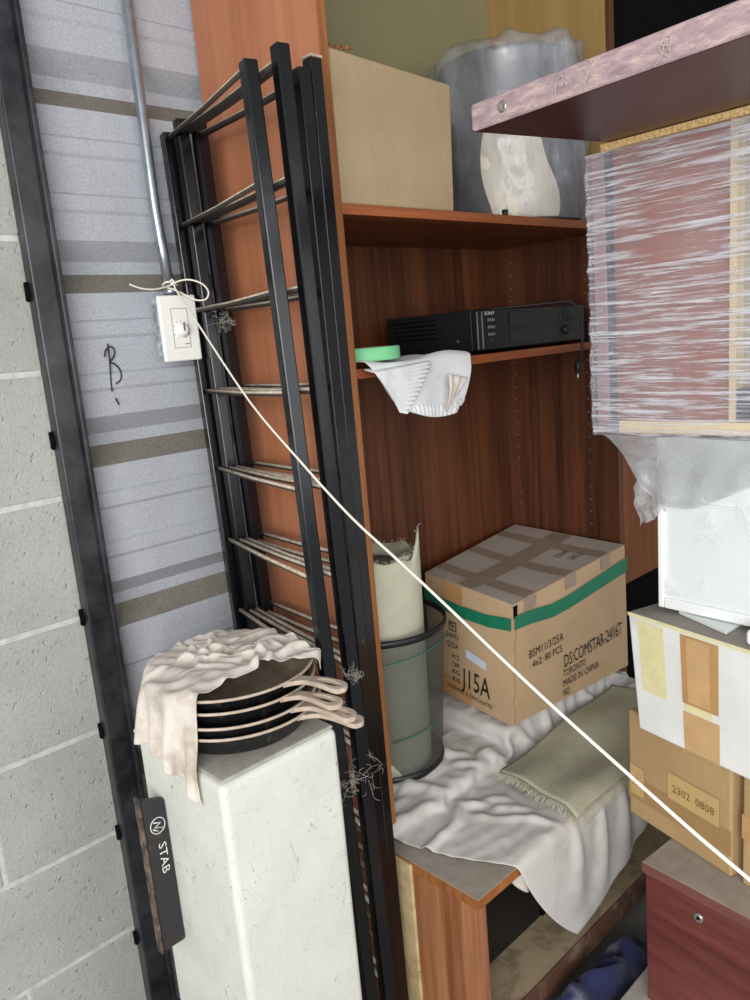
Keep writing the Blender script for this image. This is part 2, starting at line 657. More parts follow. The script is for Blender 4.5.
def strip_on(q, pts, w, mat, parent, name, off=.0009, n=12, mb=None):
    """a band laid on quad q through the (u, v) points, w metres wide across v"""
    Hh = (Vector(q[3]) - Vector(q[0])).length
    own = mb is None
    mb = mb or MB()

    def f(u, v):
        k = u * (len(pts) - 1)
        i = min(len(pts) - 2, int(k))
        t = k - i
        a, b = pts[i], pts[i + 1]
        uu = a[0] + (b[0] - a[0]) * t
        vv = a[1] + (b[1] - a[1]) * t
        return quad_point(q, uu, vv + (v - .5) * w / Hh, off)
    mb.grid(f, n, 1, smooth=False)
    if own:
        return mb.build(name, mat, parent, recalc=False)
    return mb


def patch_on(q, u0, u1, v0, v1, mat, parent, name, off=.0009):
    mb = MB()
    mb.face([quad_point(q, u0, v0, off), quad_point(q, u1, v0, off), quad_point(q, u1, v1, off), quad_point(q, u0, v1, off)])
    return mb.build(name, mat, parent, recalc=False)


def n3(x, y, z, s=1.0):
    return mnoise.noise(Vector((x * s, y * s, z * s)))


# a small cloth solver: a grid of points, springs as distance constraints, boxes and cylinders to lie on
def drape(P0, nu, nv, rest_scale, boxes=(), cyls=(), steps=220, floor=-1.3, gap=.004, seed=1, grav=.0006, damp=.96, pins=(), fric=.35, hold=.6, amp=1.0):
    rng = np.random.default_rng(seed)
    P = np.array(P0, float)
    idx = np.arange(nu * nv).reshape(nv, nu)
    cons = []

    def add(a, b, k, sc=rest_scale):
        a, b = a.ravel(), b.ravel()
        r = np.linalg.norm(P[a] - P[b], axis=1) * sc
        cons.append((a, b, r[:, None], k))
    for par in (0, 1):
        add(idx[:, par:-1:2], idx[:, par + 1::2], 1.0)
        add(idx[par:-1:2, :], idx[par + 1::2, :], 1.0)
        for q in (0, 1):
            A = idx[par:-1:2, q:-1:2]
            B = idx[par + 1::2, q + 1::2]
            add(A, B, .5)
            A2 = idx[par:-1:2, q + 1::2]
            B2 = idx[par + 1::2, q:-1:2]
            add(A2, B2, .5)
    for par in range(4):
        a, b = idx[:, par:-2:4], idx[:, par + 2::4]
        n = min(a.shape[1], b.shape[1])
        add(a[:, :n], b[:, :n], .15)
        a, b = idx[par:-2:4, :], idx[par + 2::4, :]
        n = min(a.shape[0], b.shape[0])
        add(a[:n], b[:n], .15)
    P += rng.normal(size=P.shape) * .0015
    # long soft folds to start from
    P[:, 2] += amp * (.010 * np.sin(P[:, 0] * 38 + P[:, 1] * 21 + seed) + .008 * np.sin(P[:, 1] * 47 - P[:, 0] * 17))
    P[:, 2] += amp * np.array([.012 * n3(p[0] * 14, p[1] * 14, seed) + .007 * n3(p[0] * 34, p[1] * 30, seed + 5) for p in P])
    P[:, 2] += .014
    prev = P.copy()
    pins = np.array(pins, int)
    pin_pos = P[pins].copy() if len(pins) else None
    for st in range(steps):
        start = P.copy()
        vel = (P - prev) * damp
        prev = P.copy()
        P = P + vel
        P[:, 2] -= grav
        for it in range(7):
            for a, b, r, k in cons:
                d = P[b] - P[a]
                L = np.linalg.norm(d, axis=1, keepdims=True) + 1e-9
                c = d * ((L - r) / L * .5 * k)
                P[a] += c
                P[b] -= c
            hit = np.zeros(len(P), bool)
            for (x0, x1, y0, y1, z0, z1) in boxes:
                g = gap
                ins = (P[:, 0] > x0 - g) & (P[:, 0] < x1 + g) & (P[:, 1] > y0 - g) & (P[:, 1] < y1 + g) & (P[:, 2] < z1 + g) & (P[:, 2] > z0 - g)
                if ins.any():
                    Q = P[ins]
                    D = np.stack([Q[:, 0] - (x0 - g), (x1 + g) - Q[:, 0], Q[:, 1] - (y0 - g), (y1 + g) - Q[:, 1], (z1 + g) - Q[:, 2]], 1)
                    m = D.argmin(1)
                    dm = D.min(1)
                    Q[:, 0] += np.where(m == 0, -dm, np.where(m == 1, dm, 0))
                    Q[:, 1] += np.where(m == 2, -dm, np.where(m == 3, dm, 0))
                    Q[:, 2] += np.where(m == 4, dm, 0)
                    P[ins] = Q
                    hit |= ins
            for (cx, cy, r0, z0, z1) in cyls:
                g = gap
                dx, dy = P[:, 0] - cx, P[:, 1] - cy
                L = np.hypot(dx, dy) + 1e-9
                ins = (L < r0 + g) & (P[:, 2] < z1 + g) & (P[:, 2] > z0)
                if ins.any():
                    side = (r0 + g - L[ins])
                    top = z1 + g - P[ins, 2]
                    us = side < top
                    q = P[ins]
                    q[:, 0] += np.where(us, dx[ins] / L[ins] * side, 0)
                    q[:, 1] += np.where(us, dy[ins] / L[ins] * side, 0)
                    q[:, 2] += np.where(us, 0, top)
                    P[ins] = q
                    hit |= ins
            fl = P[:, 2] < floor + gap
            P[fl, 2] = floor + gap
            hit |= fl
            if len(pins):
                P[pins] = pin_pos
        P[hit, :2] = start[hit, :2] + (P[hit, :2] - start[hit, :2]) * (1 - hold)
        prev[hit] += (P[hit] - prev[hit]) * fric
    return P.reshape(nv, nu, 3)


def coons(c00, c10, c11, c01, nu, nv, z, bul=(0, 0, 0, 0)):
    """points of a four-cornered cloth; bul pushes the middle of each edge outwards"""
    c00, c10, c11, c01 = [np.array(c, float) for c in (c00, c10, c11, c01)]
    out = []
    for j in range(nv):
        v = j / (nv - 1)
        for i in range(nu):
            u = i / (nu - 1)
            p = c00 * (1 - u) * (1 - v) + c10 * u * (1 - v) + c11 * u * v + c01 * (1 - u) * v
            bu, bv = 4 * u * (1 - u), 4 * v * (1 - v)
            e_v = (c01 - c00 + c11 - c10) / 2
            e_u = (c10 - c00 + c11 - c01) / 2
            p = p - e_v * bul[0] * bu * (1 - v) + e_u * bul[1] * bv * u + e_v * bul[2] * bu * v - e_u * bul[3] * bv * (1 - u)
            out.append((p[0], p[1], z))
    return out


def cloth_obj(P, name, mat, parent=None, solid=.0016, sub=1):
    nv, nu, _ = P.shape
    mb = MB()
    mb.grid(lambda u, v: tuple(P[int(round(v * (nv - 1))), int(round(u * (nu - 1)))]), nu - 1, nv - 1)
    return mb.build(name, mat, parent, solid=solid, subsurf=sub, recalc=False)


# ------------------------------------------------------------------ the setting
YW = 1.32
mb = MB()
mb.box(-2.5, 3.2, -0.4, YW + .2, -1.42, -1.30)
tag(mb.build('floor', 'floor_m'), kind='structure')

mb = MB()     # corrugated steel partition: deep ribs every 295 mm, two shallow ribs between
prof = []     # (z, y, material to the next point)
z1 = 1.087
while z1 > -1.45:
    prof += [(z1, YW, 0), (z1 - .031, YW + .034, 0), (z1 - .052, YW + .034, 1), (z1 - .086, YW, 0)]
    for a in (.130, .219):
        prof += [(z1 - a, YW, 0), (z1 - a - .004, YW - .004, 0), (z1 - a - .027, YW - .004, 0), (z1 - a - .033, YW, 0)]
    z1 -= .2945
xs = [.53 + k * .11 for k in range(22)]
for (a, b) in zip(prof[:-1], prof[1:]):
    for x0, x1 in zip(xs[:-1], xs[1:]):
        mb.face([(x0, a[1], a[0]), (x1, a[1], a[0]), (x1, b[1], b[0]), (x0, b[1], b[0])], a[2])
w = mb.build('wall_back', ['corr', 'corr_dust'])
bm_ = bmesh.new()
bm_.from_mesh(w.data)
bmesh.ops.remove_doubles(bm_, verts=bm_.verts, dist=1e-5)
bm_.to_mesh(w.data)
bm_.free()
tag(w, kind='structure')

mb = MB()     # concrete block pier on the left, running bond
zs = [-1.267, -1.055, -.850, -.645, -.432, -.2185, -.008, .204, .416, .628, .84, 1.05]
mb.box(-1.6, .499, YW - .002, YW + .18, -1.30, 1.25, 1)
for k, (a, b) in enumerate(zip([-1.3] + zs, zs + [1.25])):
    x = .499
    first = (.499 - .297) if k % 2 == 1 else .405
    mb_w = first
    while x > -1.6:
        x0 = max(-1.6, x - mb_w)
        mb.box(x0 + .004, x - (.0 if x > .49 else .004), YW - .0045, YW + .01, a + .005, b - .005, 0)
        x = x0
        mb_w = .405
        if x <= -1.6:
            break
tag(mb.build('wall_left', ['block', 'mortar'], bevel=.002, seg=2), kind='structure')

mb = MB()
mb.box(-1.6, 3.2, -.55, YW + .2, 1.12, 1.20)
tag(mb.build('ceiling', 'corr'), kind='structure')
mb = MB()
mb.box(2.9, 3.0, -.4, YW + .2, -1.3, 1.3)
tag(mb.build('wall_right', 'block'), kind='structure')

# door track: black angle iron with a raised lip, screwed where the block meets the steel
t = tag(MB().box(.497, .536, YW - .030, YW + .0, -1.3, 1.28).build('trim_1', 'post', bevel=.003), kind='structure')
tag(MB().box(.534, .543, YW - .042, YW + .0, -1.3, 1.28).build('door_track_lip', 'post', t, bevel=.002))
mb = MB()
for z in (-1.075, -.85, -.645, -.43, -.12, .12):
    mb.tube([(.4965, YW - .006, z - .012), (.494, YW - .014, z), (.4965, YW - .006, z + .014)], .005, 8)
mb.build('sealant_blob', 'black_dark', t)
# felt-tip mark on the steel
q = [(.60, YW - .0045, -.10), (.70, YW - .0045, -.10), (.70, YW - .0045, .05), (.60, YW - .0045, .05)]
mb = MB()
BX_ = -.028
for pts in ([(.646, .032), (.6455, .015), (.6445, -.005), (.642, -.03), (.641, -.050)],
            [(.637, .010), (.640, .020), (.647, .026), (.654, .025), (.656, .016), (.651, .006), (.645, .001), (.652, -.003), (.659, -.010), (.6625, -.020), (.660, -.031), (.650, -.038)],
            [(.6455, -.062), (.650, -.074)]):
    P_ = [Vector((x + BX_, YW - .0045, z)) for x, z in pts]
    out = []
    for i in range(len(P_) - 1):
        A_, B_, C_, D_ = P_[max(0, i - 1)], P_[i], P_[i + 1], P_[min(len(P_) - 1, i + 2)]
        for k in range(5):
            q_ = k / 5
            out.append(.5 * ((2 * B_) + (C_ - A_) * q_ + (2 * A_ - 5 * B_ + 4 * C_ - D_) * q_ * q_ + (3 * B_ - A_ - 3 * C_ + D_) * q_ ** 3))
    mb.tube(out + [P_[-1]], .0013, 6)
mb.build('marker_scrawl', 'ink', w)

# ------------------------------------------------------------------ tall cabinet
XL, XR, YF, YB = .886, 1.725, .978, 1.312
cab = thing('bookcase', 'tall red-brown wooden bookcase standing on the low unit, holding the boxes and the video recorder', 'bookcase', (1.3, 1.14, -.92))
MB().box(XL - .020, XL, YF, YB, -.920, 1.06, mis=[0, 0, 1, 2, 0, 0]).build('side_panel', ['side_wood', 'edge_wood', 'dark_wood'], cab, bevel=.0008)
o = MB().box(XR, XR + .020, YF, YB, -.920, 1.06, mis=[0, 0, 1, 0, 0, 0]).build('side_panel', ['right_wood', 'dark_wood'], cab, bevel=.0008)
MB().box(XL, XR, YB - .008, YB, -.90, .215).build('back_panel', 'dark_wood', cab)
MB().box(XL, XR, YB - .0085, YB, .216, 1.04).build('upper_back_panel', 'olive_panel', cab)
MB().box(XR - .004, XR - .0002, YF + .01, YB - .009, .22, 1.04).build('upper_side_lining', 'light_wood', cab)
for z0, z1, nm in ((.2015, .2186, 'shelf'), (-.0625, -.0458, 'shelf'), (-.919, -.902, 'bottom_board'), (1.042, 1.06, 'top_board')):
    MB().box(XL + .0003, XR - .0003, YF + .002, YB - .009, z0, z1, mis=[0, 0, 1, 0, 0, 0]).build(nm, ['shelf_x', 'shelf_edge'], cab, bevel=.0012)
hole = MB().tube([(XR - .0006, YF + .080, -.86), (XR - .0001, YF + .080, -.86)], .0025, 8).build('shelf_pin_hole', 'silver', cab)
for col_, y in enumerate((YF + .080, YB - .036)):
    for k in range(33):
        if col_ == 0 and k == 0:
            continue
        h_ = hole.copy()
        C.objects.link(h_)
        h_.parent = cab
        h_.location = (0, y - (YF + .080), k * .032)
MB().tube([(1.335, YF + .016, .2186), (1.335, YF + .016, .231)], .006, 10).build('shelf_stud', 'black', cab)

# neighbouring wardrobe to the right
nb = thing('wardrobe', 'orange-brown wardrobe standing to the right of the bookcase, mostly hidden by the wrapped stack', 'wardrobe', (2.1, 1.14, -1.3))
MB().box(1.747, 2.55, YF + .03, YB, -1.30, 1.06, mis=[0, 0, 1, 0, 0, 0]).build('carcass', ['dark_wood', 'black_dark'], nb)  # front face painted black for the shade inside the open wardrobe
MB().box(1.747, 2.20, YF, YF + .02, -.665, .42).build('door', 'door_wood', nb, bevel=.0015)
MB().box(1.75, 2.5, YF + .018, YF + .03, .50, .535).build('hanging_rail', 'edge_wood', nb)

# ------------------------------------------------------------------ low unit under the bookcase
BX, BY, BZ = .850, .754, -.921
low = thing('low_cabinet', 'low open-fronted wooden unit with a dusty top carrying the bookcase', 'cabinet', (1.4, 1.0, -1.3))
MB().box(BX, BX + .019, BY, 1.31, -1.300, BZ - .0202).build('side_panel', 'base_wood', low, bevel=.001)
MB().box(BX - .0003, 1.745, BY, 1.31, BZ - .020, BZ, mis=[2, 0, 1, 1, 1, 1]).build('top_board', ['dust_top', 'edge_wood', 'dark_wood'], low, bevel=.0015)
MB().box(BX + .0193, 1.7253, BY + .004, 1.30, -1.213, -1.195).build('lower_shelf', 'dust_shelf', low)
MB().box(BX + .0193, 1.7253, BY - .002, BY + .0035, -1.242, -1.193).build('front_rail', 'brown_rail', low, bevel=.0015)
MB().box(BX + .0193, 1.7253, 1.30, 1.308, -1.3, BZ - .021).build('back_panel', 'dark_wood', low)
MB().box(1.7255, 1.7445, BY + .004, 1.30, -1.30, BZ - .021).build('side_panel', 'dark_wood', low)
MB().box(BX + .0193, 1.725, BY + .06, BY + .075, -1.30, -1.213).build('plinth', 'black_dark', low)
MB().box(BX - .007, BX - .0006, .905, .985, -1.148, BZ - .004).build('cream_side_strip', 'cream_board', low, bevel=.001)
MB().box(BX - .007, BX - .0006, .905, .985, -1.300, -1.150).build('cream_side_strip', 'cream_board', low, bevel=.001)

# things inside the low unit
spk = thing('storage_crate', 'black box standing inside the low unit at its left end', 'box', (1.01, 1.0, -1.195))
MB().box(.874, 1.155, .850, 1.16, -1.1948, -.962).build('body', 'black', spk, bevel=.006)
MB().box(1.149, 1.159, .846, .852, -1.19, -.965).build('corner_trim', 'black_dark', spk)
mb = MB()
mb.box(1.19, 1.34, .86, 1.1, -1.1948, -1.035)
tag(mb.build('equipment_case', 'black', bevel=.02, seg=4), 'small black rounded case inside the low unit beside the black box', 'case')
mb = MB()


def bag_fn(u, v):
    a, b = u * 2 * math.pi, v * math.pi
    r = 1 + .12 * n3(math.cos(a), math.sin(a), b, 2.1)
    return (1.52 + .13 * r * math.sin(b) * math.cos(a), .92 + .12 * r * math.sin(b) * math.sin(a), -1.1 - .094 * math.cos(b) * min(r, 1.0))


mb.grid(bag_fn, 28, 14, closed_u=True)
tag(mb.build('black_bag', 'black_dark'), 'black crumpled bag in the dark right part of the low unit under the sheet', 'bag')

# ------------------------------------------------------------------ racks leaning beside the bookcase
levels = [.377, .228, .079, -.067, -.212, -.350, -.490, -.632, -.775, -.918, -1.06]


def rack(label, fx, fy, rx, ry, top, rungs, dz, lf, lr):
    r = thing('metal_rack', label, 'rack', ((fx + rx) / 2, (fy + ry) / 2, -1.3), 'black metal racks leaning beside the bookcase')
    d = (rx - fx, ry - fy)

    def at(x, y, z):
        ln = lf if y < 1.1 else lr
        return (x, y - ln * (top - z), z)
    xd = Vector((d[1], -d[0], 0)).normalized()
    for (x, y) in ((fx, fy), (rx, ry)):
        MB().beam(at(x, y, -1.2995), at(x, y, top), .021, .021, xd).build('leg', 'rack_black', r, bevel=.0022)
    for z in levels:
        for o_ in rungs:
            a = Vector(at(fx + o_, fy + .009, z + dz))
            b = Vector(at(rx + o_, ry - .009, z + dz))
            mid = (a + b) / 2 + Vector((0, 0, -.002))
            MB().tube([a, mid, b], .0042, 8).build('rung', 'rung', r)
    return r


rack('black metal rack with dusty rungs, the one furthest left and clear of the bookcase', .700, .938, .777, 1.300, .385, (0,), 0, .042, .042)
rack('black metal rack with paired rungs, second out from the free-standing left one', .730, .904, .786, 1.266, .400, (-.004, .009), .002, .026, .036)
rack('black metal rack squeezed behind the paired-rung rack, only its thin front leg showing', .785, .930, .8075, 1.245, .386, (0,), -.004, .012, .036)
rack('black metal rack nearest the bookcase, its front leg capped with pale dust', .808, .930, .832, 1.279, .402, (0,), .004, .006, .036)
MB().box(.796, .820, .918, .941, .4022, .406).build('dust_cap', 'pan_dust', bpy.data.objects['metal_rack.003'], bevel=.002)

# cobweb tufts caught on the racks
for k, (cx, cy, cz, n_, s_, lab) in enumerate(((.726, .868, -.500, 40, .009, 'tuft of white cobweb fluff on the rack leg by the pan handles'),
                                               (.725, .880, -.68, 60, .024, 'straw-like cobweb tangle between pillar and racks below the pans'),
                                               (.79, 1.20, .055, 30, .012, 'wisp of cobweb hanging at the back of the racks beside the timer'),)):
    mb = MB()
    rg = random.Random(k)
    for i in range(n_):
        a = Vector((cx, cy, cz)) + Vector([rg.gauss(0, s_ * .5) for _ in range(3)])
        d = Vector([rg.gauss(0, s_) for _ in range(3)])
        mb.tube(smooth([a, a + d * .3 + Vector([rg.gauss(0, s_ * .35) for _ in range(3)]), a + d * .6 + Vector([rg.gauss(0, s_ * .35) for _ in range(3)]), a + d * .8], 4), .0002, 4, cap=False)
    tag(mb.build('cobweb', 'web'), lab, 'cobweb', kind='stuff')

# ------------------------------------------------------------------ conduit and timer
cd = thing('conduit', 'galvanised metal conduit pipe running down the steel wall to the timer', 'pipe', (.735, 1.295, .12))
MB().tube([(.734, 1.300, 1.29), (.734, 1.300, .26), (.736, 1.298, .20), (.7405, 1.295, .12)], .0095, 16).build('pipe', 'galv', cd)
MB().tube([(.7405, 1.295, .108), (.7405, 1.295, .122)], .0125, 14).build('connector', 'galv', cd)
tm = thing('wall_timer', 'white rotary timer switch on the steel wall below the conduit', 'switch', (.736, 1.29, 0))
mb = MB()
mb.box(.707, .768, 1.277, 1.3155, -.001, .107)
mb.build('back_box', 'cement_box', tm, bevel=.010, seg=4)
MB().box(.6985, .7735, 1.268, 1.277, -.0085, .1065).build('cover_plate', 'plate', tm, bevel=.0035, seg=3)
PQ = [(.6985, 1.2678, -.0085), (.7735, 1.2678, -.0085), (.7735, 1.2678, .1065), (.6985, 1.2678, .1065)]
mb = MB()
for (x0, x1, z0, z1) in ((.7195, .7525, .0145, .0155), (.7195, .7525, .0825, .0835), (.7195, .7203, .0145, .0835), (.7517, .7525, .0145, .0835)):
    mb.box(x0, x1, 1.2672, 1.268, z0, z1)
mb.build('rocker_outline', 'plate_grey', tm)
mb = MB()
rg = [(.0125, 0), (.0125, .004), (.0105, .010), (.006, .012), (0.0001, .012)]


def to_wall(p, u, v):
    return (.7365 + p[0], 1.268 - p[2], .046 + p[1])


mb.lathe(rg, (0, 0, 0), 24, fn=to_wall)
dl = mb.build('dial_knob', 'plate', tm)
MB().box(.735, .738, 1.2555, 1.2562, .044, .057).build('pointer', 'grey_ink', dl)
mb = MB()
for a in range(-60, 241, 30):
    ra = math.radians(a)
    mb.tube([(.7365 + .0145 * math.cos(ra), 1.2676, .046 + .0145 * math.sin(ra)), (.7365 + .0165 * math.cos(ra), 1.2676, .046 + .0165 * math.sin(ra))], .0007, 5)
mb.box(.741, .750, 1.2674, 1.2679, .0205, .022)
mb.build('dial_mark', 'grey_ink', tm)

# ------------------------------------------------------------------ white cord, tied on the conduit
cpts = [(.740, 1.279, .126), (.7359, 1.2620, .1095), (.7191, 1.1758, .0455), (.6902, 1.012, -.0776), (.665, .869, -.1579), (.6436, .7477, -.2199), (.6251, .6431, -.2612),
        (.6094, .5539, -.2976), (.5958, .4768, -.3302), (.5817, .3969, -.3623), (.5681, .3196, -.3909), (.5574, .2591, -.4128), (.5484, .2078, -.4293), (.5449, .1883, -.4354), (.541, .165, -.441)]
mb = MB()
mb.tube(smooth(cpts, 4), .00165, 8)
# knot
mb.tube([(.7405 + .0125 * math.cos(a), 1.294 + .0125 * math.sin(a), .128 + .003 * math.sin(2 * a)) for a in [k * math.pi / 8 for k in range(17)]], .0018, 8)
mb.tube([(.734, 1.283, .130), (.737, 1.278, .134), (.742, 1.279, .130), (.740, 1.281, .125), (.736, 1.281, .127)], .002, 8)
# free end to the left
mb.tube(smooth([(.738, 1.281, .126), (.720, 1.276, .121), (.695, 1.270, .117), (.670, 1.268, .119), (.650, 1.268, .126)]), .0015, 8)
# loop to the right
loop = [(.739, 1.279, .130), (.752, 1.262, .138), (.768, 1.248, .139), (.784, 1.235, .130), (.790, 1.228, .116), (.786, 1.232, .104), (.774, 1.242, .103), (.762, 1.255, .112), (.748, 1.27, .124), (.739, 1.279, .129)]
mb.tube(smooth([Vector(p) + Vector((-.008, .008, -.008)) for p in loop]), .0015, 8)
tag(mb.build('cord', 'string'), 'taut white cord tied to the conduit and running down across the picture', 'cord')

# ------------------------------------------------------------------ slim black box on the side of the pillar
st = thing('voltage_stabiliser', 'slim black box lettered STAB fixed upright to the left side of the white pillar', 'electrical unit', (.437, 1.03, -.885))
MB().hexa([(.4215, 1.010, -.880), (.4575, 1.010, -.880), (.4575, 1.026, -.880), (.4215, 1.026, -.880),
          (.4215, 1.010, -.627), (.4575, 1.010, -.640), (.4575, 1.026, -.640), (.4215, 1.026, -.627)]).build('body', dusty('dusty_black_casing', srgb(40, 38, 39), srgb(110, 92, 74), .60, .74, 26, .5), st, bevel=.004, seg=3)
MB().box(.4165, .4213, 1.013, 1.026, -.883, -.624).build('mounting_flange', dusty('dusty_trim', srgb(52, 47, 44), srgb(116, 100, 84), .45, .65, 40, .8), st, bevel=.001)
SQ = [(.4215, 1.0098, -.880), (.4575, 1.0098, -.880), (.4575, 1.0098, -.635), (.4215, 1.0098, -.635)]
text_on(SQ, 'STAB', .42, .72, .050, .0125, 'white_ink', st, rot=-math.pi / 2, off=.0008)
mb = MB()
cx, cz = .4400, -.674
mb.tube([(cx + .0115 * math.cos(a), 1.0092, cz + .0125 * math.sin(a)) for a in [k * math.pi / 16 for k in range(33)]], .0008, 6)
mb.tube([(cx - .006, 1.0092, cz + .007), (cx + .005, 1.0092, cz + .003), (cx - .005, 1.0092, cz - .001), (cx + .007, 1.0092, cz - .006)], .0011, 6)
mb.tube([(cx - .008, 1.0092, cz - .003), (cx, 1.0092, cz - .009)], .0009, 6)
mb.build('printed_emblem', 'white_ink', st)

# ------------------------------------------------------------------ white pillar with pans and rag
TX0, TX1, TY0, TY1, TZ = .458, .660, .840, 1.075, -.550
pil = thing('pillar', 'square white chalky pillar on the floor carrying the pans and the rag', 'pillar', (.56, .95, -1.3))
mb = MB()


def pil_side(k, u, v):
    c = [(TX0, TY0), (TX1, TY0), (TX1, TY1), (TX0, TY1)]
    a, b = c[k], c[(k + 1) % 4]
    x, y = a[0] + (b[0] - a[0]) * u, a[1] + (b[1] - a[1]) * u
    z = -1.3 + (TZ + 1.3) * v
    return (x, y, z)


mb.box(TX0, TX1, TY0, TY1, -1.2995, TZ - .006)
mb.build('body', 'plaster', pil, bevel=.010, seg=4)
MB().box(TX0 + .004, TX1 - .004, TY0 + .004, TY1 - .004, TZ - .006, TZ).build('top_face', 'pillar_top', pil, bevel=.003)

PC = (.572, .965)


def pan(label, z, ang, rad, off, tilt=0, mats=('pan_black', 'pan_dust')):
    p = thing('frying_pan', label, 'pan', (PC[0] + off[0], PC[1] + off[1], z), 'dusty pans stacked on the pillar')
    c = (PC[0] + off[0], PC[1] + off[1], z)
    prof = [(.001, 0), (rad * .72, 0), (rad * .80, .004), (rad * .97, .036), (rad, .038)]
    inn = [(rad, .038), (rad * .985, .0395), (rad * .95, .036), (rad * .78, .008), (rad * .70, .004), (.001, .004)]
    MB().lathe(prof, c, 56).build('pan_body', mats[0], p)
    MB().lathe(inn, c, 56).build('pan_inside', 'pan_inside', p)
    MB().tube([(c[0] + rad * math.cos(a), c[1] + rad * math.sin(a), c[2] + .0385) for a in [k * 2 * math.pi / 56 for k in range(57)]], .0022, 6, cap=False).build('rim', mats[1], p)
    # handle with a slot
    L = .098
    mb = MB()
    outer, inner = [], []
    N = 28

    def hp(x, y, zz):
        ca, sa = math.cos(ang), math.sin(ang)
        X = rad - .006 + x
        rise = .006 * math.sin(math.pi * min(1, x / L)) + tilt * x
        return (c[0] + X * ca - y * sa, c[1] + X * sa + y * ca, c[2] + .034 + rise + zz)
    nx, prev = 22, None
    top, bot = [], []
    for j in range(nx + 1):
        x = L * j / nx
        t = j / nx
        w = .017 - .009 * math.sin(min(1, t / .35) * math.pi / 2) + .0075 * max(0, (t - .35) / .65) ** .8
        if t > .86:
            w *= math.sqrt(max(.02, 1 - ((t - .86) / .14) ** 2))
        hole = 0
        if .52 < t < .92:
            hole = .0062 * math.sin((t - .52) / .4 * math.pi) ** .5
        row = [(-w), (-hole), (hole), (w)]
        top.append([mb.bm.verts.new(hp(x, y, .0035)) for y in row])
        bot.append([mb.bm.verts.new(hp(x, y, -.0035)) for y in row])
    for j in range(nx):
        A, B, C2, D2 = top[j], top[j + 1], bot[j], bot[j + 1]
        hol = .52 < (j + .5) / nx < .92
        for k in (0, 1, 2):
            if k == 1:
                continue
            mb.bm.faces.new((A[k], B[k], B[k + 1], A[k + 1]))
            mb.bm.faces.new((C2[k], C2[k + 1], D2[k + 1], D2[k]))
        mb.bm.faces.new((A[0], C2[0], D2[0], B[0]))
        mb.bm.faces.new((A[3], B[3], D2[3], C2[3]))
        if hol:
            mb.bm.faces.new((A[1], B[1], D2[1], C2[1]))
            mb.bm.faces.new((A[2], C2[2], D2[2], B[2]))
    mb.bm.faces.new((top[-1][0], top[-1][1], top[-1][2], top[-1][3], bot[-1][3], bot[-1][2], bot[-1][1], bot[-1][0]))
    bmesh.ops.remove_doubles(mb.bm, verts=mb.bm.verts, dist=1e-5)
    mb.build('handle', 'pan_dust', p, bevel=.0015)
    return p


pan('dust-covered frying pan at the bottom of the stack, lying directly on the pillar', TZ + .0004, math.radians(-71), .122, (0, -.004))
pan('black frying pan second from the bottom of the stack on the pillar', TZ + .017, math.radians(-75), .120, (-.002, -.006))
pan('black frying pan second from the top of the stack on the pillar', TZ + .035, math.radians(-82), .122, (.002, .004), .08)
pan('dusty frying pan topmost on the stack, half covered by the rag', TZ + .052, math.radians(-78), .124, (.004, .010), .06)

bx = [(TX0, TX1, TY0, TY1, -1.3, TZ)]
cy_ = [(PC[0] + .004, PC[1] + .006, .127, TZ, TZ + .093)]
nu, nv = 56, 46
P = coons((.40, .855), (.675, .875), (.655, 1.065), (.44, 1.10), nu, nv, TZ + .112, (-.26, .03, .02, .04))
P = drape(P, nu, nv, 1.32, bx, cy_, 130, seed=3, gap=.005, grav=.0007, fric=.85, hold=.96, amp=2.0)
for p in P.reshape(-1, 3):
    p[2] += .009 * max(0, 1 - abs(n3(p[0] * 18 + p[1] * 9, p[1] * 26, 3)) * 4) * (p[2] > TZ + .06)
    w_ = .006 * n3(p[0] * 20, p[1] * 24, p[2] * 30)
    p[0] -= abs(w_) * (p[2] < TZ + .05)
    p[1] -= abs(w_) * (p[2] < TZ + .05)
tag(cloth_obj(P, 'rag', 'rag'), 'dirty cream cotton rag draped over the pans and hanging off the pillar', 'rag')

# ------------------------------------------------------------------ things on the upper shelf
ZS = .2187
ub = thing('cardboard_box', 'plain tan cardboard box on the top shelf against the left side', 'box', (1.03, 1.1, ZS), 'cardboard boxes')
mb = MB()
mb.hexa([(.8875, .984, ZS), (1.168, .984, ZS), (1.168, 1.27, ZS), (.8875, 1.27, ZS), (.8875, .984, .450), (1.178, .984, .436), (1.17, 1.27, .440), (.8875, 1.27, .45)])
mb.build('body', 'card_old', ub, bevel=.003)
mb = MB()
rg = random.Random(3)
for k in range(9):
    a = Vector((.892 + k * .005, .985, .451))
    mb.tube([a, a + Vector((rg.uniform(-.004, .008), -.001, rg.uniform(.001, .007))), a + Vector((rg.uniform(.004, .012), 0, rg.uniform(-.001, .004)))], .0012, 5)
mb.build('frayed_edge', 'edge_wood', ub)

dr = thing('lampshade_drum', 'round grey drum wrapped in clear crumpled plastic on the top shelf', 'drum', (1.545, 1.13, ZS))
DC = (1.545, 1.130)


def dent(p, u, v):
    r = 1 + .02 * n3(math.cos(u * 6.28) * 2, math.sin(u * 6.28) * 2, v * 3) 
    return (DC[0] + (p[0] - DC[0]) * r, DC[1] + (p[1] - DC[1]) * r, p[2])


MB().lathe([(.001, .001), (.145, .001), (.150, .01), (.152, .12), (.150, .25), (.147, .335), (.149, .342), (.145, .347), (.001, .347)], (DC[0], DC[1], ZS), 60, fn=dent).build('drum_body', 'drum', dr)
mb = MB()


